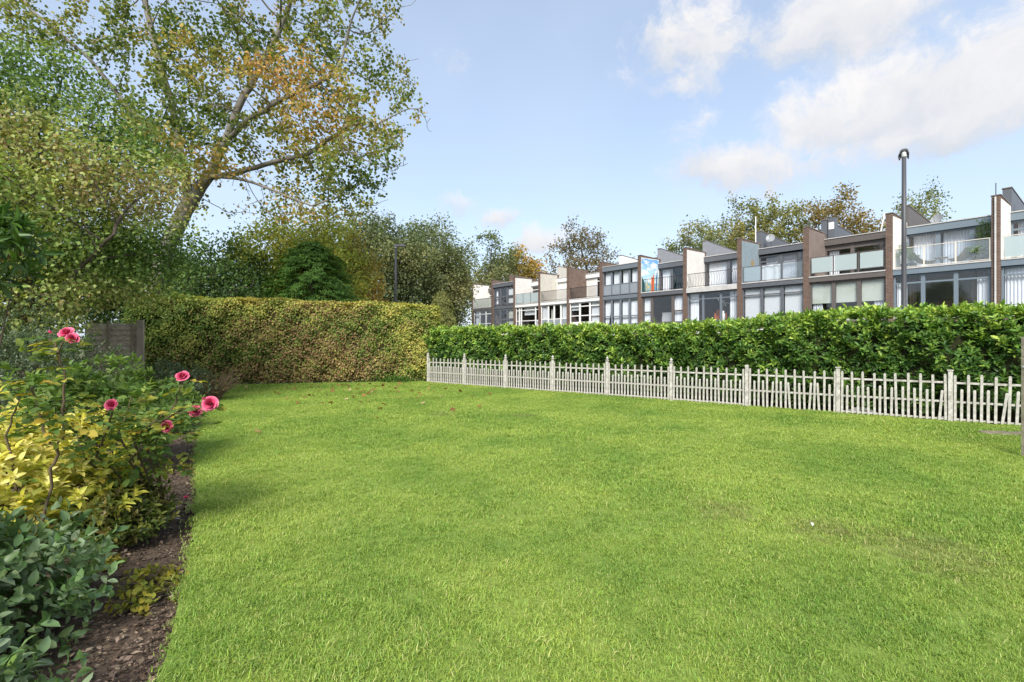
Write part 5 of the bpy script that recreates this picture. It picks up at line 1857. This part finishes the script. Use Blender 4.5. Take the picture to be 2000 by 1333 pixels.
# ------------------------------------------------------------------ bark mulch
nm = 26000
bl = np.array(BED)
yv = rng.uniform(1.5, 13, nm) ** 1.0
yv = 1.5 + 11.5 * rng.random(nm) ** 1.7
ex = np.interp(yv, bl[:, 1], bl[:, 0])
xv = ex - .0 - rng.random(nm) ** 1.3 * np.minimum(2.2, .9 + yv * .15)
P = np.column_stack([xv, yv, -.048 + rng.random(nm) * .028])
U = unit(np.column_stack([rng.normal(size=nm), rng.normal(size=nm), rng.normal(0, .25, nm)]))
Nn = unit(np.array([0, 0, 1.0]) + rng.normal(0, .45, (nm, 3)))
LL = rng.uniform(.008, .032, nm) * rng.choice([1, 1, 1, 1.7], nm)
C = pick([(0.045, 0.032, 0.024), (0.085, 0.060, 0.043), (0.145, 0.105, 0.075), (0.28, 0.215, 0.155)], nm, rng.random(nm) ** 1.2)
me = leaf_mesh('bark_mulch', P, U, Nn, LL, LL * rng.uniform(.3, .6, nm), C, T_RH)
o = mobj('bark_mulch', me, leaf_mat('bark chip', .9, .1, .0))
tag(o, 'dark brown bark chip mulch covering the flower bed', 'mulch', kind='stuff')

# litter on the mulch
LITTER = [(358, 973, 'fallen pink rose petal on the mulch by the lawn edge', (0.62, 0.03, 0.14), .05), (212, 1035, 'tiny fallen pink petal on the mulch under the bronze green shrub', (0.6, 0.04, 0.15), .03)]
for px_, py_, lab, cc, L_ in LITTER:
    yy = F * (CAMH + .03) / (py_ - HZ)
    c = W(px_, py_, yy)
    me = leaf_mesh('fallen_petal', np.array([[0, 0, 0], [.01, .012, .003]]), np.array([[1, .5, .3], [.7, -.6, .4]]), np.array([[0., -.6, 1], [.2, -.5, 1]]), L_, L_ * .7, np.array([cc, cc]), T_FINE)
    o = mobj('fallen_petal', me, LEAF)
    o.location = (c[0], c[1], -.03)
    tag(o, lab, 'petal')
c = W(342, 1018, F * 1.64 / (1018 - HZ))
me = leaf_mesh('feather', np.array([[0., 0, 0]]), np.array([[1, .1, .15]]), np.array([[0, -.3, 1.]]), .09, .016, np.array([[.52, .54, .56]]), T_FINE)
o = mobj('feather', me, LEAF)
o.location = (c[0] - .04, c[1], -.03)
tag(o, 'grey feather lying on the bark mulch', 'feather')
c = W(1586, 1026, F * 1.56 / (1026 - HZ))
me = leaf_mesh('white_petal', np.array([[0., 0, 0], [0.004, 0, .004]]), np.array([[.4, .1, .8], [-.3, .2, .7]]), np.array([[0, -1., .3], [0.3, -1., .3]]), .028, .018, np.array([[.75, .74, .75], [.6, .6, .62]]), T_FINE)
o = mobj('white_petal', me, LEAF)
o.location = (c[0], c[1], .035)
tag(o, 'small white petal caught in the grass in the open lawn', 'petal')

# ------------------------------------------------------------------ fallen leaves on the far lawn
LV = [leaf_mesh('fallen_leaf', np.array([[-.5, 0, 0.0]]), np.array([[1., 0, .08]]), np.array([[0., 0.15, 1]]), 1.0, .95, np.array([cc]), (T_PALM[0] * np.array([1, 1, 2.6]), T_PALM[1]))
      for cc in [(.26, .115, .04), (.34, .17, .06), (.20, .095, .038), (.40, .26, .11), (.48, .38, .20), (.30, .14, .055)]]
for me in LV:
    me.materials.append(LEAF)
rl = random.Random(8)
spots = [(612, 774), (538, 768), (683, 763), (630, 789), (676, 781), (736, 817), (744, 800), (705, 787), (719, 784), (783, 779), (803, 779), (817, 778), (508, 762), (482, 758), (860, 775), (870, 761),
         (936, 795), (885, 803), (430, 800), (505, 845), (560, 760), (700, 752)]
while len(spots) < 105:
    x_ = rl.gauss(715, 95); y_ = 751 + abs(rl.gauss(0, 16))
    if 450 < x_ < 960:
        spots.append((x_, y_))
for px_, py_ in spots:
    yy = F * (CAMH - .03) / (py_ - HZ)
    c = W(px_, py_, min(yy, 18.4 if px_ > 700 else 17.4))
    o = bpy.data.objects.new('fallen_leaf', rl.choice(LV))
    COL.objects.link(o)
    sc_ = rl.uniform(.085, .15)
    o.scale = (sc_, sc_, sc_)
    o.location = (c[0], c[1], .05)
    o.rotation_euler = (rl.gauss(0, .35), rl.gauss(0, .35), rl.uniform(0, 6.28))
    tag(o, 'dry brown fallen leaf lying on the lawn before the beech hedge', 'leaf', 'fallen leaves on the lawn')

# ------------------------------------------------------------------ grass
GR = bpy.data.materials.new('grass blade')
GR.use_nodes = True
n = NT(GR.node_tree)
p = GR.node_tree.nodes['Principled BSDF']
g = n.n('ShaderNodeNewGeometry')
at = n.n('ShaderNodeAttribute', attribute_name='Col')
lc = lawn_nodes(n, g.outputs['Position'])
cc = n.mix(1.0, lc, at.outputs['Color'], 'MULTIPLY')
n.put(p.inputs['Base Color'], cc)
p.inputs['Roughness'].default_value = .5
p.inputs['Specular IOR Level'].default_value = .25
tr = n.n('ShaderNodeBsdfTranslucent')
n.put(tr.inputs[0], n.mix(1.0, cc, (1.2, 1.2, .6), 'MULTIPLY'))
mx = n.n('ShaderNodeMixShader')
mx.inputs[0].default_value = .35
GR.node_tree.links.new(p.outputs[0], mx.inputs[1])
GR.node_tree.links.new(tr.outputs[0], mx.inputs[2])
out = [x for x in GR.node_tree.nodes if x.type == 'OUTPUT_MATERIAL'][0]
GR.node_tree.links.new(mx.outputs[0], out.inputs[0])

tufts = bpy.data.collections.new('grass_tufts')
for v in range(6):
    nb = 34
    vs, cs, qf, tf = [], [], [], []
    for _ in range(nb):
        b = np.append(rng.normal(0, .034, 2), -.004)
        a = rng.uniform(0, 6.28)
        lean = rng.uniform(.15, 1.25) * (1.0 if v < 4 else 1.4)
        hh = rng.uniform(.013, .033) * (1.15 if v in (0, 3) else 1)
        w_ = rng.uniform(.0013, .0024)
        d_ = np.array([math.cos(a), math.sin(a), 0]); s2_ = np.array([-d_[1], d_[0], 0])
        m1 = b + d_ * hh * lean * .35 + [0, 0, hh * .62]
        tp = b + d_ * hh * lean * 1.0 + [0, 0, hh * (1.0 - .3 * lean)]
        k = len(vs)
        vs += [b - s2_ * w_, b + s2_ * w_, m1 - s2_ * w_ * .9, m1 + s2_ * w_ * .9, tp]
        cm = rng.uniform(.75, 1.25) * np.array([rng.uniform(.85, 1.15), 1.0, rng.uniform(.8, 1.3)])
        if rng.random() < .06:
            cm = np.array([1.7, 1.25, 2.5])
        cs += [cm * .95, cm * .95, cm, cm, cm * 1.08]
        qf.append((k, k + 1, k + 3, k + 2)); tf.append((k + 2, k + 3, k + 4))
    me = np_mesh('grass_tuft', np.array(vs), [np.array(qf), np.array(tf)], np.array(cs))
    me.materials.append(GR)
    tufts.objects.link(bpy.data.objects.new('grass_tuft', me))


def inside(poly, X, Y):
    c = np.zeros(len(X), bool)
    j = len(poly) - 1
    for i in range(len(poly)):
        xi, yi = poly[i]; xj, yj = poly[j]
        t_ = ((yi > Y) != (yj > Y)) & (X < (xj - xi) * (Y - yi) / ((yj - yi) if yj != yi else 1e-9) + xi)
        c ^= t_
        j = i
    return c


zones = [(0.9, 4.0, 750, .88), (4.0, 8.0, 400, 1.05), (8.0, 20.0, 220, 1.3)]
pts, scl = [], []
for ya, yb_, dn, sc_ in zones:
    xa, xb_ = -10.5, 13.0
    k = int((yb_ - ya) * (xb_ - xa) * dn)
    X_ = rng.uniform(xa, xb_, k); Y_ = rng.uniform(ya, yb_, k)
    ok = inside(lawn_poly, X_, Y_) & (X_ < Y_ * 1.03 + 1.6)
    X_, Y_ = X_[ok], Y_[ok]
    pts.append(np.column_stack([X_, Y_, np.zeros(len(X_))]))
    scl.append(np.full(len(X_), sc_) * rng.uniform(.7, 1.25, len(X_)))
pts = np.vstack(pts); scl = np.concatenate(scl)
# worn, thin patches on the right and tussocks elsewhere
worn = np.exp(-(((pts[:, 0] - 3.1) / .55) ** 2 + ((pts[:, 1] - 3.75) / .28) ** 2)) + .8 * np.exp(-(((pts[:, 0] - 2.0) / .35) ** 2 + ((pts[:, 1] - 4.6) / .2) ** 2))
keep = rng.random(len(pts)) > worn * .6
pts, scl = pts[keep], scl[keep]
scl = scl * (0.84 + .34 * wob(pts, 1.9, 1)) * (.9 + .2 * wob(pts, 5.0, 3))
me = np_mesh('grass', pts, [])
a = me.attributes.new('sc', 'FLOAT', 'POINT'); a.data.foreach_set('value', scl.astype(np.float32))
a = me.attributes.new('rot', 'FLOAT_VECTOR', 'POINT')
a.data.foreach_set('vector', np.column_stack([rng.normal(0, .15, len(pts)), rng.normal(0, .15, len(pts)), rng.uniform(0, 6.28, len(pts))]).astype(np.float32).ravel())
a = me.attributes.new('which', 'INT', 'POINT'); a.data.foreach_set('value', rng.integers(0, 6, len(pts)).astype(np.int32))
me.materials.append(GR)
grass = bpy.data.objects.new('grass', me)
COL.objects.link(grass)
tag(grass, 'short mown green grass covering the lawn', 'grass', kind='stuff')
ng = bpy.data.node_groups.new('grass_scatter', 'GeometryNodeTree')
ng.interface.new_socket('Geometry', in_out='INPUT', socket_type='NodeSocketGeometry')
ng.interface.new_socket('Geometry', in_out='OUTPUT', socket_type='NodeSocketGeometry')
gi = ng.nodes.new('NodeGroupInput'); go = ng.nodes.new('NodeGroupOutput')
ci = ng.nodes.new('GeometryNodeCollectionInfo')
ci.inputs['Collection'].default_value = tufts
ci.inputs['Separate Children'].default_value = True
ci.inputs['Reset Children'].default_value = True
ip = ng.nodes.new('GeometryNodeInstanceOnPoints')
ip.inputs['Pick Instance'].default_value = True


def nattr(nm_, dt):
    q_ = ng.nodes.new('GeometryNodeInputNamedAttribute')
    q_.data_type = dt
    q_.inputs['Name'].default_value = nm_
    return q_.outputs['Attribute']


ng.links.new(gi.outputs[0], ip.inputs['Points'])
ng.links.new(ci.outputs[0], ip.inputs['Instance'])
ng.links.new(nattr('which', 'INT'), ip.inputs['Instance Index'])
ng.links.new(nattr('sc', 'FLOAT'), ip.inputs['Scale'])
e2r = ng.nodes.new('FunctionNodeEulerToRotation')
ng.links.new(nattr('rot', 'FLOAT_VECTOR'), e2r.inputs[0])
ng.links.new(e2r.outputs[0], ip.inputs['Rotation'])
ng.links.new(ip.outputs[0], go.inputs[0])
md = grass.modifiers.new('scatter', 'NODES')
md.node_group = ng
